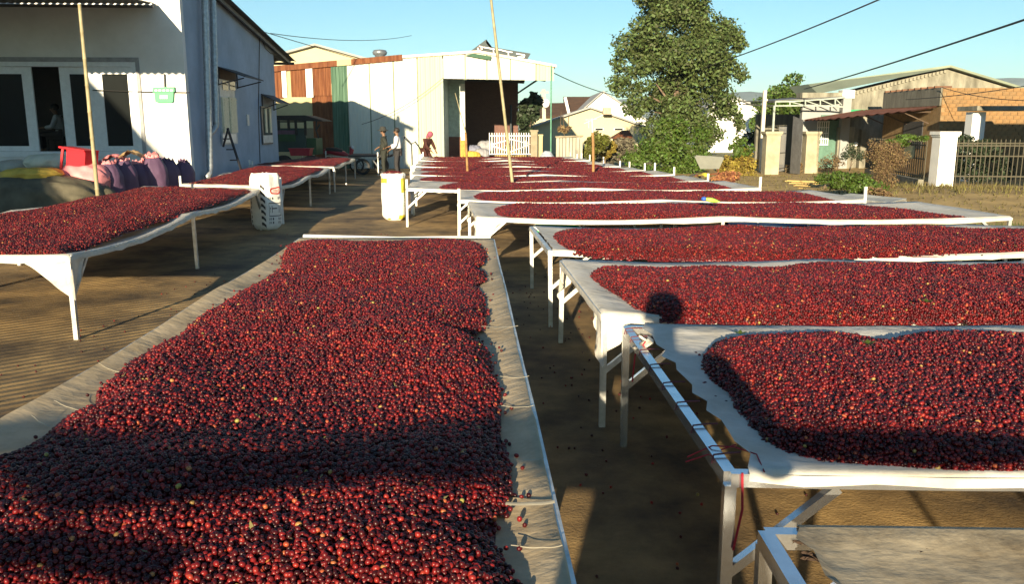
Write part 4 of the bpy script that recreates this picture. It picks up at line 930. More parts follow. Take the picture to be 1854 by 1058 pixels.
m = MB(); q0, q1 = Vector(A_FL), Vector(A_FR); m.tube([(q0.x+.02,q0.y+.02,TH+.006),(q0.lerp(q1,.5).x,q0.lerp(q1,.5).y+.02,TH-.012),(q1.x-.02,q1.y+.02,TH+.006)], .022, 8)
tA = [o for o in bpy.data.objects if o.name == 'drying_table'][0]
m.build('end_pipe', WHITE_METAL, tA, smooth=True)
rl = np.random.RandomState(12); bits = MB()
pA = PILES['sunlit heap of ripe coffee cherries filling the left foreground table']
for _ in range(130):
    x, y = rl.uniform(-1.8, .1), 1.7+6.3*rl.rand()**1.3
    if not in_poly(np.array([x]), np.array([y]), pA[0])[0]: continue
    z = float(heap_z(pA[0], pA[1], pA[2], pA[3], np.array([x]), np.array([y]), pA[4], pA[5])[0][0])+.014
    a_ = rl.uniform(0, 6.28); l_ = rl.uniform(.008, .022); w_ = rl.uniform(.0015, .007); d_ = Vector((math.cos(a_), math.sin(a_), rl.uniform(-.2,.5))); n_ = Vector((-math.sin(a_), math.cos(a_), rl.uniform(-.4,.4)))
    c_ = Vector((x, y, z)); bits.add([c_-d_*l_, c_+n_*w_, c_+d_*l_, c_-n_*w_], [(0,1,2,3)])
tag(bits.build('leaf_bits', M('dry_leaf_bits', (.16,.13,.05), .8, 0, .3, 20, island=.6)), kind='stuff')
me = bpy.data.meshes.new('fallen_cherries'); fp_ = [(rl.uniform(-.1, 1.6), rl.uniform(2.6, 10.5), .007) for _ in range(240)]+[(rl.uniform(-3.8, -2.0), rl.uniform(5, 14), .007) for _ in range(160)]
me.from_pydata(fp_, [], []); at_ = me.attributes.new('seed_size', 'FLOAT', 'POINT'); at_.data.foreach_set('value', rl.uniform(.8, 1.15, len(fp_)))
fo = bpy.data.objects.new('fallen_cherries', me); COL.objects.link(fo); fo.modifiers.new('cherries', 'NODES').node_group = GN; tag(fo, kind='stuff')
# --- R1 front right table with bare left rail
R1 = [G(1322,850,TH), None, None, G(1134,588,TH)]
R1[1] = Vector((4.4, R1[0].y-.02, 0)); R1[2] = Vector((5.2, R1[3].y-.02, 0))
t1, pt1, z1f = table('near right drying table with bare blue-reflecting aluminium left rail and red string ties', *R1, legs=(0,.55,1), rim_sag=.012, net=NET, rail_mat=STEEL_BLUE, seed=2, open_left=.055, skirt=.05)
# lashings of the net along the open left rail
for k in (.06,.2,.33,.46,.6,.73,.86,.95):
    a_ = Vector(R1[0]).lerp(Vector(R1[3]), k); m = MB(); d_ = Vector((1,0,0))
    m.tube([(a_.x-.026,a_.y,TH-.03),(a_.x-.02,a_.y,TH+.0),(a_.x+.03,a_.y+.01,TH+.002),(a_.x+.075,a_.y+.03,TH-.004)], .0035, 5); m.build('lashing', M('dark_string', (.12,.04,.05), .8), t1)
RSTR = M('red_string', (.28,.012,.025), .8)
c0 = Vector(R1[0])
m = MB(); m.tube([(c0.x+.03,c0.y-.03,TH-.0),(c0.x+.035,c0.y-.035,TH-.12),(c0.x+.015,c0.y-.03,TH-.26)], .004, 6); m.build('red_string', RSTR, t1)
p = G(1300,808,TH); m = MB(); m.tube([(p.x-.09,p.y+.05,TH-.06),(p.x-.02,p.y,TH+.0),(p.x+.05,p.y-.02,TH+.004),(p.x+.11,p.y-.07,TH-.002),(p.x+.09,p.y-.22,TH+.002)], .0026, 5); m.tube([(p.x-.10,p.y+.03,TH-.07),(p.x-.03,p.y-.02,TH-.02),(p.x+.06,p.y+.0,TH+.005)], .0026, 5); m.build('red_string', RSTR, t1)
p = G(1165,622,TH); m = MB(); m.tube([(p.x+.01,p.y,TH+.01),(p.x-.04,p.y,TH-.06),(p.x-.05,p.y,TH-.2)], .004, 5); m.build('red_string', RSTR, t1)
m = MB(); m.grid(lambda u, v: p+Vector((.05*(u-.5)+.03*math.sin(v*9), .05*math.sin(u*7), .03-.11*v)), 6, 6); m.build('loose_net', NET, t1, smooth=True)
out1 = [(1275,660),(1272,640),(1290,618),(1330,610),(1400,606),(1480,605),(1560,612),(1590,618),(1610,612),(1650,604),(1720,602),(1800,604),(2100,610),(2300,700),(2300,850),(1785,852),(1700,848),(1600,838),(1520,830),(1440,815),(1385,792),(1375,780),(1352,755),(1335,728),(1318,700),(1292,680)]
heap('plump heap of bright cherries on the near right table, rounded at its left end', gz(out1, TH), lambda x, y: np.full(np.shape(x), TH-.04), .078, .0130, 31, 1.35, amp=.03, edge=.07)

# --- R2, R3
R2 = [G(1094,566,TH), Vector((5.2,G(1500,576,TH).y,0)), Vector((6.6,G(1500,470,TH).y+.05,0)), G(1018,470,TH)]
t2, _, _ = table('second right drying table, loose white net bunched round its left legs', *R2, legs=(0,.34,.68,1), rim_sag=.03, seed=3, corner=((0,.26,.36,.30),(3,.2,.30,.34)))
out2 = [(1068,492),(1072,484),(1120,482),(1200,484),(1300,482),(1400,488),(1480,480),(1600,478),(1785,478),(2100,480),(2300,572),(1785,572),(1700,568),(1610,572),(1500,570),(1400,572),(1300,570),(1220,568),(1180,558),(1150,545),(1122,525),(1095,510)]
heap('long cherry heap with the photographer\'s head shadow on the second right table', gz(out2, TH+.02), lambda x, y: np.full(np.shape(x), TH-.04), .085, .0135, 41, 1.3, amp=.027, edge=.07)
R3 = [G(996,452,TH), Vector((7.2,G(1400,458,TH).y,0)), Vector((8.2,G(1400,408,TH).y+.15,0)), G(962,409,TH)]
table('third right drying table with short dark slots along its bare left edge', *R3, legs=(0,.3,.6,1), rim_sag=.035, seed=4, rail_mat=ALU, open_left=.02)
out3 = [(1000,420),(1004,414),(1060,412),(1200,414),(1300,412),(1400,414),(1500,410),(1580,408),(1700,412),(1785,414),(2200,418),(2300,452),(1785,448),(1600,450),(1450,456),(1300,457),(1150,456),(1075,452),(1035,446),(1015,434)]
heap('broad even cherry heap on the third right table, below the green basin', gz(out3, TH+.03), lambda x, y: np.full(np.shape(x), TH-.04), .085, .0155, 51, 1.25, amp=.026, edge=.08)

# --- far right tables R4..R13
rows = [  # near-left px, right x, far y offset, ... given as world measures
 (10.0, 12.05, -.42, 6.05, 'fourth right drying table, its loose net hanging from the front left brace'),
 (12.55, 14.5, -.80, 5.35, 'fifth right drying table with bare metal right end near the dry vine'),
 (14.9, 16.9, -1.88, 4.45, 'sixth right drying table, first one that reaches left to the white and yellow sack'),
 (17.2, 19.0, -2.08, 4.05, 'seventh right drying table, the tall thin bamboo pole standing at its near edge'),
 (19.3, 21.1, -2.32, 3.75, 'eighth right drying table, one back from the tall bamboo pole'),
 (21.4, 23.2, -2.52, 3.4, 'ninth right drying table with the shorter bamboo pole near its middle'),
 (23.6, 25.3, -2.74, 3.05, 'tenth right drying table with broad bare net strips in front of the bay'),
 (25.8, 27.4, -2.92, 2.82, 'eleventh right drying table, three back from the far end'),
 (28.0, 29.6, -3.08, 2.6, 'last but one right drying table towards the shed'),
 (30.2, 31.8, -3.25, 2.35, 'farthest right drying table directly in front of the shed bay')]
hl = ['cherry heap tapering to a point at the right end of the fourth table', 'cherry heap with the bright packet on it, fifth table', 'cherry heap on the table beside the white and yellow sack', 'cherry heap at the foot of the tall thin bamboo pole', 'cherry heap one table behind the tall bamboo pole', 'cherry heap around the shorter bamboo pole', 'flat cherry heap broken by broad bare net strips', 'thin cherry heap three tables from the shed', 'cherry heap on the last table but one', 'farthest cherry heap right in front of the shed bay']
for i, (yn, yf, xl, xr, lb) in enumerate(rows):
    sl = -.055 if i else -.02
    NLp, NRp, FRp, FLp = (xl, yn), (xr, yn+.05), (xr-.14, yf+.05), (xl-.12 if i else -.62, yf)
    cn = ((0,.5,.35,.36),(3,.2,.3,.3)) if i == 0 else (((3,.2,.3,.3),) if i < 3 else ((0,.25,.3,.25),))
    table(lb, NLp, NRp, FRp, FLp, legs=(0,.5,1) if i else (0,.46,1), rim_sag=.045, seed=10+i, post=.17 if i >= 1 else 0, corner=cn, nu=44, lift=-.01*(i % 2))
    rs = np.random.RandomState(100+i); poly = []
    li = .80 if i == 2 else (.45 if i < 2 else .34); wn = sines(200+i, 6, .8, 5)
    def xx(u, k): return xl+li+(xr-.45-xl-li)*u
    n = 40
    if i == 0: ri = .35
    for k in range(n+1): x = xl+li+(xr-.40-xl-li)*k/n; poly.append((x, yn+.06+max(-.03, .15*float(wn(x, 0)))*(1.3 if i > 3 else .6)))
    for k in range(n+1): x = xr-.42-(xr-.40-xl-li)*k/n; poly.append((x, yf-.11-max(0, .16*float(wn(x, 3)))*(1.2 if i > 3 else .8)))
    if i == 0: poly = [(x, y) for x, y in poly if x < xr-1.2 or y < yn+.12+1.9*(xr-.2-x)/1.6]
    poly = [p for p in poly]
    for k in range(1, 9): a_ = k/9; poly.append((xl+li-.26*math.sin(math.pi*a_)**.6-.06*abs(float(wn(9, a_*4))), yf-.15+(yn+.12-yf+.15)*a_))
    sp_ = (.019, .020, .023, .026, .028, .030, .034, .036, .038, .04)[i]
    heap(hl[i], poly, lambda x, y: np.full(np.shape(x), TH-.052), (.058, .048, .044)[i] if i < 3 else .040, sp_, 300+i*3, 1.1, size=1.1+.03*i, amp=.013, grid=.06, edge=.12)

# --- left row
LT = [((G(-448,470,TH), G(124,466,TH)), (G(470,344,TH), G(262,339,TH)), 'big left drying table with torn clear net hanging from its near corner post', (0,.47,1), .075),
      ((G(300,352,TH), G(508,337,TH)), (G(596,304,TH), G(457,300,TH)), 'second left drying table behind the striped feed sack', (0,.5,1), .06),
      ((G(452,298.5,TH), G(604,302,TH)), (G(642,287,TH), G(548,285,TH)), 'third left drying table reaching into the shade of the house', (0,.5,1), .05)]
LT[1][0][0].x, LT[1][0][0].y = G(327,333,TH).x, G(327,333,TH).y
hl2 = ['reddish cherry heap on the big left table', 'cherry heap on the second left table behind the feed sack', 'small cherry heap half in the house shade on the third left table']
for i, ((nl_, nr_), (fr_, fl_), lb, lg, sg) in enumerate(LT):
    table(lb, nl_, nr_, fr_, fl_, legs=lg, rim_sag=sg, seed=30+i, post=0 if i == 0 else .14, corner=((1,.55,.45,.36),) if i == 0 else (), net=NET, group='raised drying tables of the left-hand row', lift=.02 if i == 0 else 0)
    def lp(u, v): return Vector(nl_).lerp(nr_, u).lerp(Vector(fl_).lerp(fr_, u), v)
    wn = sines(400+i, 6, .8, 5); poly = []
    for k in range(21): q = lp(.03+.94*k/20, .012+.01*abs(float(wn(k*.2, 0)))); poly.append((q.x, q.y))
    for k in range(1, 31): q = lp(.955-.04*abs(float(wn(k*.25, 2))), .02+.955*k/30); poly.append((q.x, q.y))
    for k in range(1, 21): q = lp(.95-.9*k/20, .972-.015*abs(float(wn(k*.3, 5)))); poly.append((q.x, q.y))
    for k in range(1, 30): q = lp(.05+.05*abs(float(wn(k*.25, 7))), .97-.95*k/30); poly.append((q.x, q.y))
    heap(hl2[i], poly, lambda x, y: np.full(np.shape(x), TH-.035+(.02 if i == 0 else 0)), .055 if i == 0 else .05, (.0155,.022,.03)[i], 500+i*3, 1.25, size=(1.08,1.2,1.5)[i], amp=.030 if i == 0 else .02, grid=.045, edge=.10)
# empty frame table in the shade beyond, shade put into its net colour
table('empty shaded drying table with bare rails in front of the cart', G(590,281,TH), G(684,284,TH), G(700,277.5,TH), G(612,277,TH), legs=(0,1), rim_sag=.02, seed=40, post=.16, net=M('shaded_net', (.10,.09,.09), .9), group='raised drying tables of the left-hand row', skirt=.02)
# --- E: empty table at the bottom right
E0 = G(1386,957,TH); eq = G(1424,1019,TH); e_ = [Vector((E0.x+(eq.x-E0.x)*(E0.y-.95)/(E0.y-eq.y), .95, 0)), Vector((3.4,.9,0)), Vector((3.4,E0.y-.05,0)), E0]
te, _, _ = table('empty drying table with littered beige net at the bottom right corner', *e_, legs=(0,1), rim_sag=.006, seed=41, net=net_material('stained_beige_net', (.42,.36,.26), (.16,.125,.08)), rail_mat=STEEL_BLUE, open_left=.05, skirt=.012, group='drying tables standing on their own')
LITTER = M('dark_litter', (.05,.03,.02), .9)
lm = random.Random(9)
for k, (x, y, lb) in enumerate(((1525,978,'round brown dried cherry husk on the empty table net'),(1601,975,'dark twig lying on the empty table net'),(1447,984,'dark leaf scrap at the net edge of the empty table'),(1570,1008,'crumpled dark leaf in the middle of the empty table'),(1670,1003,'small dark speck of husk right of the crumpled leaf'),(1470,1014,'dark clump beside the blue-lit rail of the empty table'))):
    p = G(x, y, TH-.035); m = MB(); rr = .012 if k != 1 else .006
    if k == 1: m.tube([p+Vector((-.02,.012,.004)), p+Vector((.0,.002,.008)), p+Vector((.022,-.014,.004))], [.003,.006,.003], 6)
    else: m.grid(lambda u, v: p+Vector(((u-.5)*.05*(1 if k != 0 else .6)+.006*math.sin(9*v), (v-.5)*.035, .006+.008*math.sin(5*u+7*v))), 6, 6)
    tag(m.build('leaf_litter' if k != 1 else 'twig', LITTER), lb, 'debris')
m = MB(); p = G(1510,962,TH-.0); 
# tufts of green leaves left in the heaps
for x, y, z_, lb in ((1572,624,.79,'little green leaf sprig stuck in the near right heap'),(1340,606,.72,'small green sprig on the net behind the near right heap'),(1678,548,.80,'small green leaf on the second right heap')):
    p = G(x, y, z_); m = MB()
    for k in range(5):
        a_ = k*1.3; d_ = Vector((math.cos(a_), math.sin(a_), .5))*.035; s_ = Vector((-math.sin(a_), math.cos(a_), 0))*.012; m.add([p, p+d_*.5+s_, p+d_, p+d_*.5-s_], [(0,1,2,3)])
    tag(m.build('leaf_sprig', LEAF_B), lb, 'leaf')
# bright packet on R5
p = G(1283,364,.80); pk = thing('packet', p, 'crumpled lime and blue packet on the fifth right table', 'packet')
m = MB(); m.grid(lambda u, v: p+Vector((-.06+.21*u, .045*math.cos(6.28*v)*(math.sin(3.14*min(.98,u+.05))**.5), .032*math.sin(6.28*v)*(math.sin(3.14*min(.98,u+.05))**.6)+.03-.04*u)), 10, 10); m.build('wrapper', M('lime_wrapper', (.35,.60,.08), .35), pk, smooth=True)
m = MB(); m.sphere(p+Vector((-.065,0,.028)), (.038,.04,.03), 10); m.build('cap', M('blue_wrapper', (.04,.12,.50), .4), pk, smooth=True)
# green basin, blue tarp, boards under R4/R5
g = G(1006,412); bs = thing('basin', g, 'shiny green plastic basin under the fourth right table', 'basin')
p = P(1008,404,11.2)
m = MB(); m.lathe([(.0,.16),(.20,.16),(.27,.05),(.34,.0),(.37,-.005),(.36,.01),(.28,.07),(.22,.185),(.0,.185)], (p.x,p.y,max(.02,p.z-.08)), 24); m.build('bowl', M('shiny_green', (.01,.35,.10), .25), bs, smooth=True)
m = MB(); m.lathe([(.372,-.012),(.385,.0),(.372,.012),(.36,.0),(.372,-.012)], (p.x,p.y,max(.02,p.z-.08)), 24); m.build('rim', MATS['shiny_green'], bs, smooth=True)
m = MB(); tfn = sines(77, 6, 1, 6)
c = G(1400,408); m.grid(lambda u, v: Vector((c.x-.9+2.2*u, c.y-.5+1.6*v, .05+.10*abs(float(tfn(u*3, v*3)))*math.sin(math.pi*v)**.5)), 24, 16); tag(m.build('blue_tarp', M('navy_tarp', (.03,.06,.16), .5), smooth=True), 'crumpled navy blue tarp on the ground below the fourth table', 'tarp')
WOOD = M('pale_timber', (.50,.34,.13), .8, 0, .2, 6, .1, 40, stretch=(1,9,9))
lmb = thing('lumber_stack', G(1470,338), 'stack of pale yellow boards on the ground before the green weedy bush', 'lumber')
for k in range(7):
    p, q = G(1422+k*4, 331+k*2.2), G(1500+k*8, 334+k*2.9); m = MB(); z = .03+.05*(k % 2); m.bar((p.x,p.y,z+.03), (q.x,q.y,z+.03), .13, .035); m.build('board', WOOD, lmb)
t = table('empty metal frame table lying low behind the fifth right table', G(1512,352,.4), G(1610,362,.4), G(1640,355,.4), G(1540,346,.4), legs=(0,1), rim_sag=.0, lift=-.35, seed=44, group='drying tables standing on their own', net=M('grey_mesh', (.35,.36,.34), .8), skirt=.01, braces=False)

# ================================================================== SACKS
def sack(label, c, w, d, h, mat, rz=0., seed=0, lie=None, neck=None, name='sack', sq=3., lean=(0,0), flat_top=False, group=None, parts=None, pinch=.12):
    """stuffed sack: superellipse rings, sagging belly, wrinkles"""
    nf = sines(seed, 8, 2., 9.); q = Matrix.Rotation(rz, 3, 'Z'); c = Vector(c)
    def surf(u, v, off=0.):
        a = 2*math.pi*v; ca, sa = math.cos(a), math.sin(a); e = 2/sq
        k = 1-.30*max(0, (.10-u)/.10)**2+.06*math.sin(math.pi*u)
        if not flat_top: k *= 1-pinch*max(0, (u-.75)/.25)**1.6
        if lie: k = (max(0., 1-abs(2*u-1)**3.2))**.5*(1+.10*float(nf(u*5, 3)))+.02
        k += (.13 if lie else .06)*float(nf(u*4, ca+sa*1.7))+.022*math.sin(11*a+5*u+2*float(nf(u*3, ca)))*(.3+u*u)
        x = (abs(ca)**e)*math.copysign(1, ca)*(w/2*k+off); y = (abs(sa)**e)*math.copysign(1, sa)*(d/2*k+off)
        z = h*u+.02*h*float(nf(ca*2, sa*2+u))
        v3 = Vector((x+lean[0]*u, y+lean[1]*u, z))
        if lie == 'x': v3 = Vector((z-h/2, y, x+w/2*.94))
        if lie == 'y': v3 = Vector((y, z-h/2, x+w/2*.94))
        return c+q@v3
    t = thing(name, c, label, 'sack', group)
    m = MB(); m.grid(surf, 22, 40)
    def cap(u0, name_=None):
        cc = sum((surf(u0, j/40) for j in range(40)), Vector())/40; o = len(m.v); m.v += [cc]+[surf(u0, j/40) for j in range(41)]
        m.f += [(o, o+1+j, o+2+j) for j in range(40)]; m.mi += [0]*40
    cap(0)
    if not neck == 'open': cap(1.)
    m.build('body', mat, t, smooth=True)
    return t, surf
WBAG = M('white_woven_sack', (.78,.77,.72), .6, 0, .06, 6, .25, 18)
c = G(484,415)
s1, sf = sack('white feed sack with black diagonal stripes and a red round emblem beside the left table', (c.x, c.y, 0), .44, .36, .93, WBAG, R(-32), 3, sq=5, flat_top=True)
BLK = M('black_print', (.03,.03,.035), .6)
def patch(surf, pts_uv, off, mat, parent, nm, sub=3):
    """thin printed patch following the sack's skin; pts as strip of (u,v) pairs"""
    m = MB(); (u00, v00), (u01, v01), (u11, v11), (u10, v10) = pts_uv
    def f(a_, b_):
        u = (u00*(1-b_)+u01*b_)*(1-a_)+(u10*(1-b_)+u11*b_)*a_; v = (v00*(1-b_)+v01*b_)*(1-a_)+(v10*(1-b_)+v11*b_)*a_
        return surf(u, v, off)
    m.grid(f, sub, sub); return m.build(nm, mat, parent)
# broad side faces the camera: v from .5 to 1 is the near half
def ang(v): return v
for k in range(7):
    u = .05+k*.115
    patch(sf, ((u+.06,.765),(u+.0,.845),(u+.055,.845),(u+.115,.765)), .004, BLK, s1, 'printed_stripe')
for k in range(9):
    u = .05+k*.085; patch(sf, ((u,.685),(u,.705),(u+.055,.705),(u+.055,.685)), .004, BLK, s1, 'printed_stripe')
# lettering block, frame and emblem on the right face
for u0, u1 in ((.26,.275),(.50,.515)): patch(sf, ((u0,.93),(u0,1.06),(u1,1.06),(u1,.93)), .004, BLK, s1, 'printed_frame')
for v0 in (.93,1.052): patch(sf, ((.275,v0),(.275,v0+.008),(.50,v0+.008),(.50,v0)), .004, BLK, s1, 'printed_frame')
for k in range(3):
    v0 = .95+k*.032; patch(sf, ((.33,v0),(.33,v0+.006),(.46,v0+.006),(.46,v0)), .004, BLK, s1, 'printed_letter'); 
    if k < 2: patch(sf, ((.40,v0+.006),(.40,v0+.02),(.42,v0+.02),(.42,v0+.006)), .004, BLK, s1, 'printed_letter')
for row, (u0, n_) in enumerate(((.12,7),(.19,7),(.58,6))):
    for k in range(n_):
        v0 = .925+k*.021; patch(sf, ((u0,v0),(u0,v0+.008),(u0+.045,v0+.008),(u0+.045,v0)), .004, BLK, s1, 'printed_letter', 1)
RED = M('red_print', (.60,.06,.04), .6); ORG = M('pink_emblem', (.75,.38,.30), .6)
m = MB()
for k in range(20):
    a0_, a1_ = 2*math.pi*k/20, 2*math.pi*(k+1)/20
    for r0, r1 in ((.035,.055),):
        m.add([sf(.74+r*1.25*math.sin(a), 1.02+r*1.0*math.cos(a), .005) for r, a in ((r0,a0_),(r1,a0_),(r1,a1_),(r0,a1_))], [(0,1,2,3)])
m.build('red_emblem', RED, s1)
m = MB()
for k in range(5):
    a = 2*math.pi*k/5; m.add([sf(.74, 1.02, .006), sf(.74+.036*math.sin(a-.35), 1.02+.03*math.cos(a-.35), .006), sf(.74+.036*math.sin(a+.35), 1.02+.03*math.cos(a+.35), .006)], [(0,1,2)])
m.build('emblem_star', ORG, s1)
m = MB(); m.grid(lambda u, v: sf(1.0+.05*u, v, -.006-.01*u), 2, 40); m.build('mouth_hem', WBAG, s1, smooth=True)
c = G(714,398)
s2, sf2 = sack('open white sack with yellow band, brim full of cherries by the sixth right table', (c.x, c.y, 0), .44, .40, .90, WBAG, R(8), 8, sq=2.6, neck='open', flat_top=True)
YB = M('yellow_print', (.50,.42,.05), .6)
for v0, v1, u0, u1 in ((.52,.68,.80,.90),(.84,.99,.60,.90),(.80,.94,.03,.12),(.66,.71,.02,.06)):
    m = MB(); m.grid(lambda a_, b_: sf2(u0+(u1-u0)*a_, v0+(v1-v0)*b_, .004), 3, 8); m.build('printed_band', YB, s2)
for k in range(8):
    u = .30+k*.055; m = MB(); m.grid(lambda a_, b_: sf2(u+.03*a_, .885+.012*b_, .004), 1, 1); m.build('printed_letter', M('green_print', (.2,.35,.1), .6), s2)
m = MB(); m.grid(lambda u, v: sf2(1.0-.07*u, v, .018-.012*abs(1-2*u)), 4, 40); m.build('rolled_mouth', WBAG, s2, smooth=True)
pr = [sf2(.97, k/24) for k in range(24)]
cc = sum(pr, Vector())/24
heap('mound of cherries in the mouth of the white and yellow sack', [(p.x, p.y) for p in pr], lambda x, y: np.full(np.shape(x), cc.z-.01), .07, .018, 61, 1.3, size=1.15, amp=.006, grid=.03)
# sacks by the house
PUR = M('shade_purple_sack', (.10,.055,.105), .6, 0, .12, 4, .3, 14); PNK = M('pink_woven_sack', (.66,.24,.25), .6, 0, .12, 4, .3, 14)  # purple carries the shade on the pinkish sacks, pink their lit tone
CRM = M('cream_woven_sack', (.62,.60,.46), .65, 0, .1, 4, .3, 14); OLV = M('dark_olive_cover', (.10,.088,.058), .8, 0, .3, 3, .3, 12); YSK = M('yellow_sack', (.58,.38,.06), .7, 0, .15, 5, .3, 14)
gsk = 'stuffed sacks heaped against the house front'
def flaps(t, surf, mat, seed, n=7, L_=.19):
    rs = np.random.RandomState(seed); m = MB()
    for k in range(n):
        v = k/n+rs.uniform(-.02,.02); a = surf(1., v); b = surf(1., v+1.25/n); ctr = sum((surf(1., j/8) for j in range(8)), Vector())/8
        ln = L_*rs.uniform(.5, 1.2); o = ((a+b)/2-ctr)*rs.uniform(.0, .5)+Vector((0,0,ln*rs.uniform(.1,.6)))
        m.grid(lambda u, w_: a.lerp(b, w_)+o*u+Vector((0,0,.03*math.sin(w_*9+seed)*u))-(((a+b)/2-ctr)*.4*u*u), 4, 4)
    m.build('gathered_mouth', mat, t, smooth=True)
for k, (x, w_, hh, Y, mt, lb, ft) in enumerate(((222,.50,1.12,16.4,PUR,'purple standing sack with pink flap, nearest the bamboo pole',PNK),(249,.44,1.04,17.0,PUR,'narrow purple sack squeezed behind the first purple one',PNK),(277,.52,1.15,17.2,PUR,'plump purple sack with pink gathered mouth in the middle of the row',PNK),(304,.46,1.06,17.8,PUR,'dark purple sack second from the house corner',PUR),(329,.46,1.0,18.3,PUR,'purple sack leaning at the house corner, last of the row',PUR))):
    p = P(x, 300, Y); t, sfk = sack(lb, (p.x, p.y, 0), w_, w_*.85, hh, mt, .3*k, 20+k, sq=2.3, group=gsk, pinch=.45, lean=(.06*(k == 4), 0))
    flaps(t, sfk, ft, 30+k)
p = P(152, 320, 15.6); t, sfk = sack('pink bulging sack lying below the red stool', (p.x, p.y, .52), .60, .7, .95, PNK, 0, 41, lie='x', sq=2.4, group=gsk); flaps(t, sfk, PNK, 3, 7, .12)
p = P(196, 318, 15.9); t, sfk = sack('small pink topped sack right of the red stool', (p.x, p.y, 0), .5, .45, 1.08, PUR, 0, 43, sq=2.3, group=gsk, pinch=.4); flaps(t, sfk, PNK, 8, 8, .16)
p = P(88, 300, 16.3); sack('cream sack slumped on top of the heap at the far left', (p.x, p.y, .93), .34, .85, .85, CRM, .55, 44, lie='x', sq=2.3, group=gsk)
p = P(40, 296, 16.4); sack('pale grey sack at the left end of the sack heap', (p.x-.25, p.y+.2, .84), .30, .8, .7, M('grey_woven_sack', (.42,.40,.33), .7, 0, .1, 4, .3, 14), -.1, 45, lie='x', sq=2.3, group=gsk)
p = P(58, 318, 15.0); sack('flat yellow sack between cream sack and dark cover', (p.x, p.y, .80), .26, .7, 1.05, YSK, .05, 46, lie='x', sq=2.4, group=gsk)
p = P(70,350,15.0); sack('broad dark olive covered bale under the other sacks', (p.x, p.y, 0), .95, 1.3, 2.3, OLV, .06, 47, lie='x', sq=2.6, group=gsk)
p = P(180, 340, 15.3); sack('dark sack in the shadow behind the foot of the bamboo pole', (p.x, p.y, 0), .72, .5, .6, OLV, .2, 48, lie='x', sq=2.6, group=gsk)
for k, (x, mt, lb) in enumerate(((236,M('tan_cloth', (.45,.30,.15), .8),'striped tan cloth lying over the purple sacks'),(205,PNK,'crumpled pink cloth on the sack right of the stool'))):
    p = P(x-22, 283 if k == 0 else 290, 16.9); m = MB(); f = sines(70+k, 6, 2, 9)
    m.grid(lambda u, v: p+Vector((.42*u, .3*v, .10*math.sin(u*3.1)+.05*float(f(u*3, v*3)))), 14, 8)
    m.grid(lambda u, v: p+Vector((.42*u, .3*v, -.02+.10*math.sin(u*3.1)+.05*float(f(u*3, v*3)))), 14, 8)
    tag(m.build('cloth', mt, smooth=True), lb, 'cloth')
# red plastic stool, tipped on the sacks
REDP = M('red_plastic', (.62,.02,.03), .35, 0, .05, 4)
p = P(140, 288, 15.6); st = thing('stool', p, 'red plastic stool tipped over on the sack heap', 'stool')
q = Matrix.Rotation(R(8), 3, 'Y') @ Matrix.Rotation(R(-14), 3, 'Z')
m = MB(); m.box(p+q@Vector((.11,0,0)), (.40,.34,.36), M3=q); m.box(p+q@Vector((.11,-.02,.19)), (.42,.38,.03), M3=q); m.build('seat_box', REDP, st)
for dx, dy in ((-.22,-.15),(-.22,.15)):
    m = MB(); m.bar(p+q@Vector((dx+.03,dy,.16)), p+q@Vector((dx,dy,-.26)), .04, .03); m.build('leg', REDP, st)
m = MB(); m.box(p+q@Vector((-.15,0,.185)), (.22,.36,.03), M3=q); m.build('side_panel', REDP, st)

# ================================================================== POLES
BAM = M('bamboo', (.36,.32,.19), .6, 0, .15, 5, 0, col2=(.24,.20,.11)); BAMO = M('orange_bamboo', (.27,.15,.055), .6, 0, .2, 5)
def pole(label, p0, p1, r0, r1, mat=BAM, nodes=10, name='bamboo_pole'):
    p0, p1 = Vector(p0), Vector(p1); pts, rr = [], []
    for i in range(nodes):
        f = i/(nodes-1); pts += [p0.lerp(p1, max(0, f-.004)), p0.lerp(p1, f), p0.lerp(p1, min(1, f+.004))]; r = r0+(r1-r0)*f; rr += [r, r*1.22, r]
    pts = [pts[1]]+pts[2:-2]+[pts[-2]]; rr = [rr[1]]+rr[2:-2]+[rr[-2]]
    m = MB(); m.tube(pts, rr, 8); return tag(m.build(name, mat, smooth=True), label, 'pole')
b = P(177,355,13.2); tp_ = P(147,40,13.2); lo = b+(b-tp_)*(b.z/(tp_.z-b.z)); pole('bamboo pole rising past the sacks and the house door', (lo.x,13.2,0), b+(tp_-b)*1.1, .034, .027)
b = P(928,333,17.0); tp_ = P(895,50,17.0); lo = b+(b-tp_)*(b.z/(tp_.z-b.z)); pole('tall thin bamboo pole leaning left in front of the shed bay', (lo.x,17.0,0), b+(tp_-b)*1.35, .036, .024)
b = P(846,311,21.2); tp_ = P(826,168,21.2); lo = b+(b-P(843,250,21.2))*(b.z/(P(843,250,21.2).z-b.z)); pole('shorter bamboo pole standing before the bay column', (b.x+.03,21.2,0), P(843,240,21.2), .036, .028, BAMO, 7)
pole('slim split bamboo cane tied to the shorter bamboo pole', P(843,240,21.15), P(824,168,21.1), .016, .008, BAM, 5, 'bamboo_cane')
b = P(1074,312,20.6); ap = thing('bamboo_mast', (b.x, 20.6, 0), 'orange bamboo mast with crossed thin rods at its grey top', 'pole')
m = MB(); m.tube([(b.x+.02,20.6,0), P(1074,260,20.6), P(1073,240,20.6)], .034, 8); m.build('shaft', BAMO, ap)
m = MB(); m.tube([P(1073,241,20.6), P(1072,214,20.6)], .024, 8); m.build('sleeve', M('grey_sleeve', (.45,.47,.50), .6), ap)
for x0, y0, x1, y1 in ((1057,224,1092,208),(1060,217,1080,216),(1066,216,1066,232)):
    m = MB(); m.tube([P(x0,y0,20.6), P(x1,y1,20.6)], .012, 5); m.build('cross_rod', MATS['grey_sleeve'], ap)
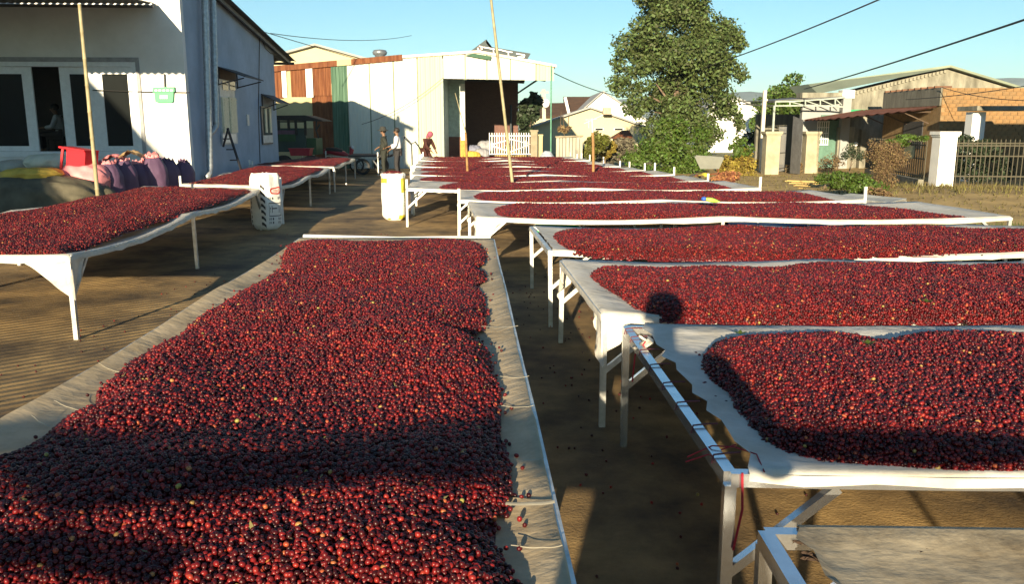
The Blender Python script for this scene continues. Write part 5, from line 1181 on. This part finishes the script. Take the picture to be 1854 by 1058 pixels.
b = G(1376,312); up_ = thing('utility_pole', (b.x, b.y, 0), 'thin pale concrete utility pole beside the cream gate pillar', 'pole')
m = MB(); m.bar((b.x, b.y, 0), P(1385,164,b.y), .13, .13); m.build('shaft', M('pale_concrete', (.58,.53,.44), .85, 0, .12, 4), up_)
m = MB(); m.box(P(1385,181,b.y), (.17,.17,.08)); m.build('band', MATS['pale_concrete'], up_)
b = P(985,260,62); fp = thing('power_pole', (b.x, 62, 0), 'weathered power pole with round lamp left of the brown roof', 'pole')
m = MB(); m.bar((b.x+.05,62,0), P(984,162,62), .26, .24); m.build('shaft', M('pale_pole', (.42,.38,.32), .9), fp)
m = MB(); m.bar(P(978,168,62), P(993,167,62), .12); m.build('crossarm', MATS['pale_pole'], fp)
m = MB(); m.sphere(P(988,187,61.6), (.28,.16,.32), 10); m.build('lamp', WHT, fp, smooth=True)
# green and white pegs already stand on the tables as tall legs
# wires
def wire(label, A, B, sag, r=.018, n=14):
    A, B = Vector(A), Vector(B); m = MB(); m.tube([A.lerp(B, i/n)-Vector((0,0,sag*4*(i/n)*(1-i/n))) for i in range(n+1)], r, 5)
    tag(m.build('overhead_wire', M('wire_black', (.03,.03,.03), .6)), label, 'cable')
wire('thick black cable crossing the sky above the grey gable house', P(1456,161,36), P(1900,20,14), .05, .022)
wire('black cable leaving the tall tree towards the upper right', P(1250,130,39), P(1600,-5,22), .1, .022)
wire('cable sagging from the shed corner into the tall tree', P(1003,132,37), P(1160,178,50), .25, .02)
wire('thin cable low behind the tree and utility pole', P(1150,165,60), P(1470,170,50), .6, .02)
wire('faint cable along the top left of the sky', P(490,60,34), P(745,64,60), .3, .015)
wire('thin cable sloping over the cream gable', P(480,58,30), P(980,190,70), .2, .014)
wire('slack wire slanting up the white shed wall', P(655,225,36.6), P(803,140,36.7), .25, .012)
wire('double cable entering the brick building', P(1640,180,29), P(1860,155,22), .05, .012)
wire('cable along the brick building top', P(1705,158,29.8), P(1860,182,25), .1, .012)

# ================================================================== GATE, FENCES AND BITS BEFORE THE SHED
gy = 35.0
wg = bar_gate('low white ornamental gate leaning open in front of the shed bay', (X(886,gy), gy, 0), (X(962,gy), gy, 0), P(900,280,gy).z-.0, P(900,243,gy).z, 17, [P(900,279,gy).z, P(900,246,gy).z], 'ornamental_gate', 'gate', True, WHITE_METAL, bar=.03)
m = MB(); pts = [P(890,262,gy-.05), P(925,252,gy-.05), P(960,261,gy-.05), P(925,275,gy-.05), P(890,264,gy-.05)]; m.tube(pts, .03, 6)
m.build('diamond_ornament', WHITE_METAL, wg)
STR = M('tan_straw', (.34,.25,.10), .95, 0, .3, 6, .4, 30)
m = MB(); f = sines(91, 8, 2, 9); p = P(925,285,36.2)
m.grid(lambda u, v: Vector((p.x+(u-.5)*1.9, 36.2+(v-.5)*1.2, max(0, 1.05*(math.sin(math.pi*u)*math.sin(math.pi*v))**.6+.12*float(f(u*3, v*3))))), 24, 16)
tag(m.build('straw_pile', STR), 'tan pile of husks and straw behind the white ornamental gate', 'pile')
for x, yt, w_, mt, lb in ((967,238,.28,M('grey_post', (.26,.22,.15), .9, 0, .2, 3),'grey concrete gatepost right of the ornamental gate'),(979,246,.16,YEL,'slim yellow post beside the grey gatepost')):
    p = P(x, yt, gy); m = MB(); m.box((p.x, gy+.1, p.z/2), (w_, w_, p.z)); m.box((p.x, gy+.1, p.z+.03), (w_*1.25, w_*1.25, .06)); tag(m.build('gate_post', mt), lb, 'post')
bf = thing('board_fence', (X(1032,gy), gy, 0), 'short fence of weathered white boards right of the bay', 'fence')
WB = M('weathered_white_board', (.36,.34,.27), .85, 0, .2, 2, .1, 30, stretch=(6,6,.6))
for k in range(8):
    x0 = 1007+k*6.1; p, q = P(x0, 246.5, gy), P(x0+5.2, 246.5, gy); m = MB(); m.box(((p.x+q.x)/2, gy+.012*(k % 3), p.z/2), (q.x-p.x, .03, p.z+.03*(k % 2))); m.build('board', WB, bf)
m = MB(); m.bar((P(1005,248,gy).x, gy-.05, P(1005,248,gy).z), (P(1056,246,gy).x, gy-.05, P(1056,246,gy).z), .06); m.build('rail', MATS['grey_post'], bf)
t = tree('dry_bush', 'round dried brown bush on thin stakes above the board fence', 'bush', (X(1022,36), 36, 0), [L(1022,234,36,10,8)], 260, .08, LEAF_DRY, .02, 60)
for x0, y0, x1, y1 in ((1014,240,1016,202),(1022,240,1019,206),(1028,240,1030,208)):
    m = MB(); m.tube([P(x0,y0,36), P(x1,y1,36)], .018, 5); m.build('stake', MATS['dark_timber'], t)
# sacks and bundles inside the bay
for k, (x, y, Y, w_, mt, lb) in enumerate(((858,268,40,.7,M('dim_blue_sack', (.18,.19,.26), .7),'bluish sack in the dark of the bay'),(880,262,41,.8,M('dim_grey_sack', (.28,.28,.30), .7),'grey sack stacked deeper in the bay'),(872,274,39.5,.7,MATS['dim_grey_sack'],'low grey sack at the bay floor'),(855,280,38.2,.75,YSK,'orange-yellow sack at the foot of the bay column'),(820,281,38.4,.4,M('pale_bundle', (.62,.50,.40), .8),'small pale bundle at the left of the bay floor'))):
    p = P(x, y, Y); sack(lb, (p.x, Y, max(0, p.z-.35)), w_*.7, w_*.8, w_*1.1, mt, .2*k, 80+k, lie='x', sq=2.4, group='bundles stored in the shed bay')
p = G(1000,292); m = MB(); f = sines(95, 6, 2, 8); p = P(990,284,33.6)
m.grid(lambda u, v: Vector((p.x+(u-.5)*.9, 33.6+(v-.5)*.8, .85*(math.sin(math.pi*u)*math.sin(math.pi*v))**.5+.06*float(f(u*4, v*4)))), 16, 12); tag(m.build('tarp_bundle', M('blue_grey_tarp', (.36,.40,.46), .6), smooth=True), 'blue-grey covered bundle left of the board fence', 'bundle')
# wheelbarrow and rust-brown heap
wx = 24.0
wb = thing('wheelbarrow', G(1282,338), 'grey tray wheelbarrow standing right of the fresh green bush', 'wheelbarrow')
k_ = lambda x, y, d=0: P(x, y, wx+d)
m = MB(); q = [k_(1257,283),k_(1311,286),k_(1302,306),k_(1268,306)]; q2 = [k_(1260,281,.6),k_(1309,284,.6),k_(1300,304,.5),k_(1270,304,.5)]
m.add(q+q2, [(0,1,2,3),(4,7,6,5),(1,5,6,2),(0,3,7,4),(3,2,6,7)]); m.build('tray', M('grey_tray', (.17,.175,.15), .7, .1, .1, 4), wb)
p = k_(1262,322); m = MB()
for i in range(16): a = 2*math.pi*i/16; m.bar((p.x+.2*math.cos(a), wx+.3, .22+.2*math.sin(a)), (p.x+.2*math.cos(a+.4), wx+.3, .22+.2*math.sin(a+.4)), .06, .06)
m.build('wheel', M('tyre_black', (.03,.03,.03), .8), wb)
for d in (0,.5):
    m = MB(); m.bar(k_(1258,318,d), k_(1325,312,d), .04); m.bar(k_(1300,306,d), Vector((k_(1304,306,d).x, wx+d, 0)), .04); m.build('handle', RUST, wb)
tree('leaf_heap', 'rust-brown heap of dry branches right of the wheelbarrow', 'pile', (X(1318,22), 22, 0), [L(1318,318,22,22,13), L(1306,326,22,16,8), L(1330,326,22,12,8)], 700, .08, M('rusty_leaf', (.28,.12,.05), .85, 0, .2, 2, island=.5), .02, 62, flat=.3)
m = MB(); p = P(1275,318,21.5); m.grid(lambda u, v: p+Vector(((u-.5)*.34, (v-.5)*.3, .06*math.sin(math.pi*u)*math.sin(math.pi*v)+.02*math.sin(u*9+v*5))), 10, 8); tag(m.build('yellow_sheet', YB), 'crumpled yellow sheet on the ground beside the wheelbarrow', 'sheet')

# ================================================================== VEHICLES IN THE SHADE
vy = 32.5
tk = thing('farm_truck', (X(545,vy), vy+1, 0), 'green farm truck with dark canopy roof parked in the shade beyond the house', 'truck')
GB = M('green_truck_paint', (.02,.075,.03), .5, 0, .15, 3); TB = M('teal_truck_paint', (.018,.05,.05), .5, 0, .15, 3); BK = M('black_canopy', (.03,.03,.03), .8)
def vb(x0, x1, y0, y1, d0, d1, mat, nm, par=tk):
    p, q = P(x0, y1, vy+d0), P(x1, y0, vy+d0); m = MB(); m.prism([(p.x,vy+d0,p.z),(q.x,vy+d0,p.z),(q.x,vy+d0,q.z),(p.x,vy+d0,q.z)], (0,d1-d0,0)); return m.build(nm, mat, par)
m = MB(); a_, b_2, c_ = P(500,209,vy-.1), P(552,208.5,vy-.1), P(584,218,vy-.1)
m.prism([(a_.x,vy-.1,a_.z-.18),(c_.x,vy-.1,c_.z-.03),(c_.x,vy-.1,c_.z),(b_2.x,vy-.1,b_2.z),(a_.x,vy-.1,a_.z)], (0,1.7,0)); m.build('canopy', BK, tk)
for x in (503, 521, 534, 551): 
    for d in (.05, 1.45): vb(x, x+3, 218, 245, d, d+.06, BK, 'canopy_post')
vb(503, 554, 219, 221.5, .06, .1, BK, 'window_rail')
vb(502, 553, 232, 275, .12, 1.4, TB, 'cab_body'); vb(505, 534, 243, 256, .02, .10, GB, 'side_panel'); vb(500, 533, 236, 243, .03, .11, M('dull_purple_panel', (.10,.06,.10), .6), 'upper_panel')
vb(553, 572, 250, 280, .2, 1.3, GB, 'engine_hood')
for x in (512, 562):
    p = P(x, 290, vy); m = MB(); m.tube([(p.x, vy-.02, .36), (p.x, vy+.2, .36)], .36, 18); wv_ = m.build('wheel', MATS['tyre_black'], tk)
    m = MB(); m.tube([(p.x, vy-.05, .36), (p.x, vy-.02, .36)], .17, 14); m.build('rim', MATS['dark_steel'], wv_)
m = MB(); p = P(573,219,vy); m.tube([p, P(572,235,vy), P(577,250,vy)], .03, 6); m.tube([P(579,225,vy), P(573,235,vy)], .03, 6); m.build('exhaust', BK, tk)
rt = thing('plastic_tub', P(542,281,30.5), 'dark red plastic tub on the shaded table end beside the truck', 'tub')
p, q = P(524,282,30.2), P(561,270,30.2)
m = MB(); m.prism([(p.x+.04,30.2,p.z),(q.x-.04,30.2,p.z),(q.x,30.2,q.z),(p.x,30.2,q.z)], (0,.5,0)); m.build('tub', M('dark_red_plastic', (.35,.015,.03), .4), rt)
m = MB(); m.box(((p.x+q.x)/2, 30.45, q.z+.015), (q.x-p.x+.06,.56,.03)); m.build('rim', MATS['dark_red_plastic'], rt)
# motorbike
mk = thing('motorbike', (X(612,33.5), 33.5, 0), 'dark red motorbike parked in the shade against the shed wall', 'motorbike')
my = 33.5; bx = X(615, my)
for dx in (-.55, .6):
    m = MB(); m.lathe([(.24,-.04),(.29,-.04),(.30,0),(.29,.04),(.24,.04),(.24,-.04)], (0,0,0), 18); m.v = [Vector((bx+dx+v.x, my+v.z, .3+v.y)) for v in m.v]
    for k in range(6): a = k*math.pi/3; m.bar((bx+dx, my, .3), (bx+dx+.25*math.cos(a), my, .3+.25*math.sin(a)), .012)
    m.build('wheel', MATS['tyre_black'], mk, smooth=False)
m = MB(); m.tube([(bx-.7,my,.86),(bx-.2,my,.80),(bx+.1,my,.74),(bx+.35,my,.62),(bx+.42,my,.9),(bx+.38,my,1.02)], [.08,.12,.11,.09,.09,.05], 8); m.build('body', MATS['dark_red_plastic'], mk, smooth=True)
m = MB(); m.tube([(bx-.6,my,.90),(bx-.2,my,.88),(bx+.05,my,.82)], [.10,.12,.09], 8); m.build('seat', BK, mk, smooth=True)
m = MB(); m.tube([(bx+.34,my-.3,1.05),(bx+.38,my-.1,1.0),(bx+.38,my+.1,1.0),(bx+.34,my+.3,1.05)], .02, 6); m.bar((bx+.42,my,.85), (bx+.6,my,.3), .05); m.bar((bx-.3,my,.5), (bx-.55,my,.3), .05); m.build('handlebar', MATS['dark_steel'], mk)
m = MB(); m.sphere((bx+.45,my,.98), (.07,.07,.08), 10); m.build('headlight', FRAME, mk, smooth=True)
m = MB(); m.box((bx-.05,my,.42), (.4,.2,.28)); m.build('engine', MATS['dark_steel'], mk)
# two-wheeled cart
cy_ = 31.8; cart = thing('hand_cart', (X(670,cy_), cy_, 0), 'flat two-wheeled cart with bent handles near the standing people', 'cart')
p, q = P(630,282,cy_), P(704,287,cy_)
m = MB(); m.box(((p.x+q.x)/2, cy_+.6, p.z-.02), (q.x-p.x,1.1,.09)); m.build('bed', M('dark_bed', (.06,.055,.06), .8), cart)
for x, d in ((656,0),(690,1.2)):
    w0 = P(x, 293, cy_+d); m = MB(); m.lathe([(.21,-.05),(.29,-.05),(.31,0),(.29,.05),(.21,.05),(.21,-.05)], (0,0,0), 20); m.v = [Vector((w0.x+v.x, cy_+d+v.z-.02, .31+v.y)) for v in m.v]
    wv_ = m.build('wheel', MATS['tyre_black'], cart)
    m = MB()
    for k in range(6): a = k*math.pi/3; m.bar((w0.x, cy_+d-.02, .31), (w0.x+.22*math.cos(a), cy_+d-.02, .31+.22*math.sin(a)), .02)
    m.build('spoke', MATS['dark_steel'], wv_)
for d in (0, .9):
    m = MB(); m.tube([P(704,284,cy_+d), P(725,272,cy_+d), P(733,247,cy_+d), P(745,260,cy_+d)], .025, 6); m.build('handle', MATS['dark_steel'], cart)
# second push-cart frame by the woman
hc2 = thing('push_cart', (X(752,33.3), 33.3, 0), 'bent black tube push-cart frame left of the crouching woman', 'cart')
for d in (0,.5):
    m = MB(); m.tube([P(729,246,33.3+d), P(744,261,33.3+d), P(752,257,33.3+d), P(763,272,33.3+d)], .03, 6); m.build('handle', MATS['dark_steel'], hc2)
    m = MB(); m.tube([P(745,260,33.3+d), P(746,285,33.3+d), Vector((P(746,285,33.3+d).x, 33.3+d, 0))], .03, 6); m.build('leg', MATS['dark_steel'], hc2)
m = MB(); m.bar(P(744,260,33.3), P(744,260,33.8), .05); m.bar(P(752,257,33.3), P(752,257,33.8), .05); m.build('grip', BK, hc2)

# ================================================================== PEOPLE
SKIN = M('tan_skin', (.20,.11,.065), .6, 0, .06, 4); HAIR = M('black_hair', (.02,.017,.015), .6)
def skin_mesh(name, pts, edges, radii, mat, parent, root, sub=2):
    off = Vector((0,0,0)); p = parent
    while p: off += p.location; p = p.parent
    me = bpy.data.meshes.new(name); me.from_pydata([tuple(Vector(v)-off) for v in pts], edges, []); o = bpy.data.objects.new(name, me); me.materials.append(mat)
    COL.objects.link(o); o.parent = parent
    sk = o.modifiers.new('skin', 'SKIN'); sk.use_smooth_shade = True
    if not me.skin_vertices: me.skin_vertices.new()
    for i, r in enumerate(radii):
        r2 = r if isinstance(r, tuple) else (r, r); me.skin_vertices[0].data[i].radius = r2; me.skin_vertices[0].data[i].use_root = (i == root)
    o.modifiers.new('smooth', 'SUBSURF').levels = sub; o.modifiers['smooth'].render_levels = sub
    return o
def person(label, base, face, J, top_mat, leg_mat, hat=None, scarf=None, hairless=False, sc=1.0, name='person', shoe=None):
    """J: joints in a frame looking along +x. face: heading angle. One skinned body; clothes, hair and hat are its children."""
    q = Matrix.Rotation(face, 3, 'Z'); B = Vector(base); W = lambda v: B+q@(Vector(v)*sc)
    t = thing(name, B, label, 'person')
    order, edges, rad = [], [], []
    def addv(k, r, par=None):
        order.append(W(J[k] if isinstance(k, str) else k)); rad.append(tuple(x*sc for x in r) if isinstance(r, tuple) else r*sc)
        if par is not None: edges.append((par, len(order)-1))
        return len(order)-1
    pel = addv('pelvis', .095); sp_ = addv('waist', .085, pel); che = addv('chest', .10, sp_); nk = addv('neck', .052, che); hb = addv('jaw', .066, nk); hm = addv('head', (.092,.082), hb); ht = addv('crown', .06, hm)
    hd_ = Vector(J['head']); fw = Vector(J.get('look', (1,0,0))).normalized()
    addv(tuple(hd_+fw*.102+Vector((0,0,-.012))), .014, hm)
    for s in ('l', 'r'):
        sg = 1 if s == 'l' else -1
        sh = addv('sh_'+s, .046, che); el = addv('el_'+s, .040, sh); wr = addv('wr_'+s, .027, el); hv = Vector(J['wr_'+s])-Vector(J['el_'+s]); hv.normalize()
        side = hv.cross(Vector((0,0,1))); side = side.normalized() if side.length > .1 else Vector((0,1,0))
        w0 = Vector(J['wr_'+s]); pm = addv(tuple(w0+hv*.07), (.036,.020), wr)
        for k in range(4):
            f0 = w0+hv*.10+side*(k-1.5)*.02; ln = (.065,.078,.074,.055)[k]; i0 = addv(tuple(f0), .0095, pm); addv(tuple(f0+hv*ln*.6+Vector((0,0,-.006))), .0085, i0); addv(tuple(f0+hv*ln*.95+Vector((0,0,-.022))), .0075, len(order)-1)
        th_ = addv(tuple(w0+hv*.045+side*.042), .011, pm); addv(tuple(w0+hv*.09+side*.058), .009, th_)
        hp = addv('hip_'+s, .070, pel); kn = addv('kn_'+s, .050, hp); an = addv('an_'+s, .040, kn); addv('to_'+s, .034, an)
    skin_mesh('body', order, edges, rad, SKIN, t, 0)
    def wr_(name_, keys, links, radii, mat): skin_mesh(name_, [W(J[k]) for k in keys], links, [tuple(x*sc for x in r) if isinstance(r, tuple) else r*sc for r in radii], mat, t, 0)
    ks = ['waist','chest','neck','sh_l','el_l','sh_r','el_r','pelvis','wr_l','wr_r']
    nb = Vector(J['chest']).lerp(Vector(J['neck']), .6); J['collar'] = tuple(nb); J['cuff_l'] = tuple(Vector(J['el_l']).lerp(Vector(J['wr_l']), .85)); J['cuff_r'] = tuple(Vector(J['el_r']).lerp(Vector(J['wr_r']), .85)); J['hem'] = tuple(Vector(J['pelvis'])+Vector((0,0,-.05)))
    wr_('shirt', ['waist','chest','collar','sh_l','el_l','cuff_l','sh_r','el_r','cuff_r','hem'], [(0,1),(1,2),(1,3),(3,4),(4,5),(1,6),(6,7),(7,8),(0,9)], [.14,.165,.078,.082,.066,.052,.082,.066,.052,.155], top_mat)
    for s in ('l', 'r'): J['tc_'+s] = tuple(Vector(J['kn_'+s]).lerp(Vector(J['an_'+s]), .9))
    wr_('trousers', ['pelvis','hip_l','kn_l','tc_l','hip_r','kn_r','tc_r'], [(0,1),(1,2),(2,3),(0,4),(4,5),(5,6)], [.148,.108,.082,.066,.108,.082,.066], leg_mat)
    for s in ('l', 'r'):
        m = MB(); a, b2 = W(J['an_'+s]), W(J['to_'+s]); a = a+Vector((0,0,-.03)); m.tube([a+(a-b2)*.25, a, a.lerp(b2,.6), b2+(b2-a)*.3], [.03*sc,.05*sc,.048*sc,.03*sc], 8); m.build('shoe', shoe or BK, t, smooth=True)
    hw_ = W(J['head']); fq = q@fw; sd = fq.cross(Vector((0,0,1))).normalized(); upv = sd.cross(fq)
    for s in (-1, 1):
        m = MB(); m.sphere(hw_+fq*.078*sc+sd*s*.032*sc+upv*.012*sc, .012*sc, 6); m.build('eye', HAIR, t)
        m = MB(); m.sphere(hw_+sd*s*.085*sc+upv*-.005, (.02*sc,.02*sc,.032*sc), 8); m.build('ear', SKIN, t)
    m = MB(); m.box(hw_+fq*.086*sc-upv*.055*sc, (.02*sc,.045*sc,.01*sc), math.atan2(fq.y, fq.x)); m.build('mouth', M('lip', (.22,.08,.06), .6), t)
    if scarf:
        m = MB(); m.sphere(hw_+upv*.035*sc-fq*.012*sc, (.118*sc,.112*sc,.125*sc), 14); m.tube([hw_-fq*.06*sc, hw_-fq*.10*sc-upv*.12*sc, hw_-fq*.10*sc-upv*.22*sc], [.09*sc,.07*sc,.03*sc], 8); m.build('headscarf', scarf, t, smooth=True)
    elif not hairless:
        m = MB(); m.sphere(hw_+upv*.045*sc-fq*.022*sc, (.108*sc,.102*sc,.098*sc), 14); m.build('hair', HAIR, t, smooth=True)
    if hat:
        m = MB(); c0 = hw_+upv*.065*sc
        m.lathe([(.20*sc,-.025*sc),(.19*sc,.0),(.112*sc,.02*sc),(.105*sc,.10*sc),(.07*sc,.125*sc),(.0,.13*sc)], c0, 20); m.lathe([(.20*sc,-.025*sc),(.112*sc,.005*sc),(.0,.01*sc)], c0, 20); m.build('hat', hat, t, smooth=True)
    return t
def stand(**kw):
    J = dict(pelvis=(0,0,.93), waist=(0,0,1.08), chest=(.01,0,1.30), neck=(.0,0,1.45), jaw=(.02,0,1.515), head=(.03,0,1.585), crown=(.02,0,1.65), hip_l=(0,.095,.89), hip_r=(0,-.095,.89), kn_l=(.03,.11,.49), kn_r=(.03,-.11,.49), an_l=(0,.12,.085), an_r=(0,-.12,.085), to_l=(.14,.13,.04), to_r=(.14,-.13,.04), sh_l=(0,.185,1.375), sh_r=(0,-.185,1.375), el_l=(-.02,.25,1.10), el_r=(-.02,-.25,1.10), wr_l=(.04,.25,.87), wr_r=(.04,-.25,.87))
    J.update(kw); return J
DKC = M('dark_olive_clothes', (.025,.028,.022), .85, 0, .2, 5); WSH = M('white_shirt', (.78,.76,.76), .8, 0, .05, 4); DTR = M('dark_trousers', (.03,.028,.03), .85); RBR = M('red_brown_cloth', (.05,.014,.010), .85, 0, .25, 9)
# facing left (-x): heading pi
py_ = 31.0; bs_ = P(697,315,py_)
person('person in dark clothes and brimmed hat, one hand on the hip, facing left', (bs_.x, py_, 0), math.pi, stand(el_l=(-.13,.33,1.15), wr_l=(-.02,.19,1.0), el_r=(.08,-.26,1.12), wr_r=(.24,-.16,1.02)), DKC, DKC, hat=M('dark_hat', (.04,.04,.035), .8), sc=1.02)
bs_ = P(721,315,30.6)
person('bareheaded person in white shirt and dark trousers facing the one in the hat', (bs_.x, 30.6, 0), math.pi, stand(el_r=(.10,-.24,1.12), wr_r=(.30,-.14,1.06), el_l=(.04,.25,1.10), wr_l=(.20,.20,.98), kn_l=(.05,.1,.49)), WSH, DTR, sc=1.03)
bs_ = P(774,300,33.0)
bend = dict(pelvis=(-.10,0,.78), waist=(-.05,0,.93), chest=(.04,0,1.12), neck=(.10,0,1.25), jaw=(.14,0,1.30), head=(.17,0,1.36), crown=(.16,0,1.425), look=(1,0,-.35), hip_l=(-.10,.1,.75), hip_r=(-.10,-.1,.75), kn_l=(.10,.12,.43), kn_r=(.10,-.12,.43), an_l=(-.06,.12,.085), an_r=(-.06,-.12,.085), to_l=(.08,.13,.04), to_r=(.08,-.13,.04), sh_l=(.05,.18,1.17), sh_r=(.05,-.18,1.17), el_l=(.16,.22,.93), el_r=(.16,-.22,.93), wr_l=(.30,.15,.78), wr_r=(.30,-.15,.78))
person('woman in red-brown clothes and pink headscarf bending over the farthest table', (bs_.x, 33.0, .12), R(-35), dict(bend), RBR, RBR, scarf=M('pink_scarf', (.30,.075,.12), .8))
m = MB(); m.box((bs_.x, 33.0, .05), (.9,.8,.12)); tag(m.build('wooden_step', MATS['dark_timber']), 'low wooden step under the bending woman', 'step')
pi_ = on_plane(100, 250, HC+hd*2.2, hd)
sit = dict(pelvis=(-.1,0,.5), waist=(-.1,0,.66), chest=(-.06,0,.88), neck=(-.03,0,1.03), jaw=(0,0,1.09), head=(.01,0,1.16), crown=(0,0,1.225), hip_l=(-.06,.1,.5), hip_r=(-.06,-.1,.5), kn_l=(.36,.12,.52), kn_r=(.36,-.12,.52), an_l=(.34,.12,.085), an_r=(.34,-.12,.085), to_l=(.48,.13,.04), to_r=(.48,-.13,.04), sh_l=(-.06,.18,.95), sh_r=(-.06,-.18,.95), el_l=(.05,.22,.70), el_r=(.05,-.22,.70), wr_l=(.27,.13,.68), wr_r=(.27,-.13,.68))
person('person in pale shirt sitting in the dark room behind the open glass door', (pi_.x+.05, pi_.y, zb), math.pi*1.1, sit, M('pale_shirt', (.55,.58,.60), .8), DTR)
ch = thing('chair', (pi_.x+.05, pi_.y, zb), 'low dark chair under the person sitting inside the house', 'chair')
m = MB(); m.box((pi_.x+.1, pi_.y, zb+.40), (.44,.42,.04)); m.build('seat', BK, ch)
m = MB(); m.box((pi_.x+.32, pi_.y+.1, zb+.66), (.04,.40,.5)); m.build('backrest', BK, ch)
for dx in (-.1,.28):
    for dy in (-.18,.18):
        m = MB(); m.bar((pi_.x+dx, pi_.y+dy, zb), (pi_.x+dx, pi_.y+dy, zb+.38), .035); m.build('leg', BK, ch)
# the photographer, whose shadow lies over the near right tables
person('person holding the camera, known only by the long shadow on the right tables', (-.02, -.42, 0), math.pi/2, stand(sh_l=(0,.21,1.375), sh_r=(0,-.21,1.375), el_l=(.10,.42,1.20), wr_l=(.20,.18,1.30), el_r=(.10,-.36,1.16), wr_r=(.20,-.13,1.28), hip_l=(0,.13,.89), hip_r=(0,-.13,.89), kn_l=(.03,.17,.49), kn_r=(.03,-.17,.49)), DKC, DTR, sc=1.12)

php = [o for o in bpy.data.objects if o.name.startswith('person') and o.parent is None][-1]
m = MB(); m.lathe([(.36,.10),(.38,.45),(.33,.8),(.28,1.1),(.25,1.25),(.24,1.26),(.30,.8),(.34,.12),(.36,.10)], php.location, 24); m.build('shadow_coat', DKC, php, smooth=True)  # added to merge the legs' shadow into one broad block
# ================================================================== BEHIND THE CAMERA: what throws the long bands of shade
rf = thing('timber_fence', (0, -1.6, 0), 'rough timber rail fence behind the photographer', 'fence')
zr = TH+.03+(2.78+1.6)/math.cos(SUN_AZ)*math.tan(SUN_EL)
m = MB(); m.tube([(-4.2+.4*i, -1.6, zr-.055+.012*math.sin(i*1.7)+.008*math.sin(i*4.1)) for i in range(20)], [.052+.012*math.sin(i*2.3) for i in range(20)], 7); m.build('rail', MATS['dark_timber'], rf)
m = MB(); m.tube([(-4.2+.35*i, -1.63, zr-.10-.012*i+.014*math.sin(i*2.1)) for i in range(9)], [.030+.010*math.sin(i*1.9) for i in range(9)], 7); m.build('rail', MATS['dark_timber'], rf)
for x, hh, w_ in ((-4.1,zr+.05,.07),(-2.4,zr-.02,.06),(.98,zr-.03,.03),(1.5,zr-.02,.03),(2.2,zr-.03,.035),(3.3,zr,.05)):
    m = MB(); m.bar((x,-1.68,0), (x+.02,-1.68,hh), w_, w_); m.build('post', MATS['dark_timber'], rf)
nb_ = thing('neighbour_house', (-17.5, -4, 0), 'steep gabled neighbouring house standing off to the left behind the camera', 'house')
def back(px, py, yb):   # point on a plane y=yb whose shadow falls on a given spot of the house front
    s = Wf(px, py); d = (s.y-yb)/SUND.y; return s-SUND*d
e0, e1 = back(138,131,-2), back(297,300,-2); sl_ = (e0.z-e1.z)/(e0.x-e1.x)
apex = e0+(e0-e1)*1.6; low = Vector((e1.x+ (2.5-e1.z)/sl_, -2, 2.5))
m = MB(); m.prism([(apex.x-(low.x-apex.x),-2,0),(low.x,-2,0),(low.x,-2,2.5),(apex.x,-2,apex.z),(apex.x-(low.x-apex.x),-2,2.5)], (0,-6,0)); m.build('wall', WALL_W, nb_)
m = MB(); m.prism([(apex.x,-1.8,apex.z),(low.x+.25,-1.8,2.3),(low.x+.25,-1.8,2.45),(apex.x,-1.8,apex.z+.2)], (0,-6.4,0)); m.prism([(apex.x-.003,-1.8,apex.z),(2*apex.x-low.x-.25,-1.8,2.3),(2*apex.x-low.x-.25,-1.8,2.45),(apex.x-.003,-1.8,apex.z+.2)], (0,-6.4,0)); m.build('roof', TINROOF, nb_)

# ================================================================== AIR
hz = bpy.data.materials.new('thin_morning_air'); hz.use_nodes = True; t_ = hz.node_tree; t_.nodes.remove(t_.nodes['Principled BSDF'])
pv = t_.nodes.new('ShaderNodeVolumePrincipled'); pv.inputs['Density'].default_value = .00017; pv.inputs['Color'].default_value = (.80, .90, 1, 1); t_.links.new(pv.outputs[0], t_.nodes['Material Output'].inputs['Volume'])
m = MB(); m.box((0, 900, 60), (5200, 3600, 123)); tag(m.build('haze', hz), kind='stuff')
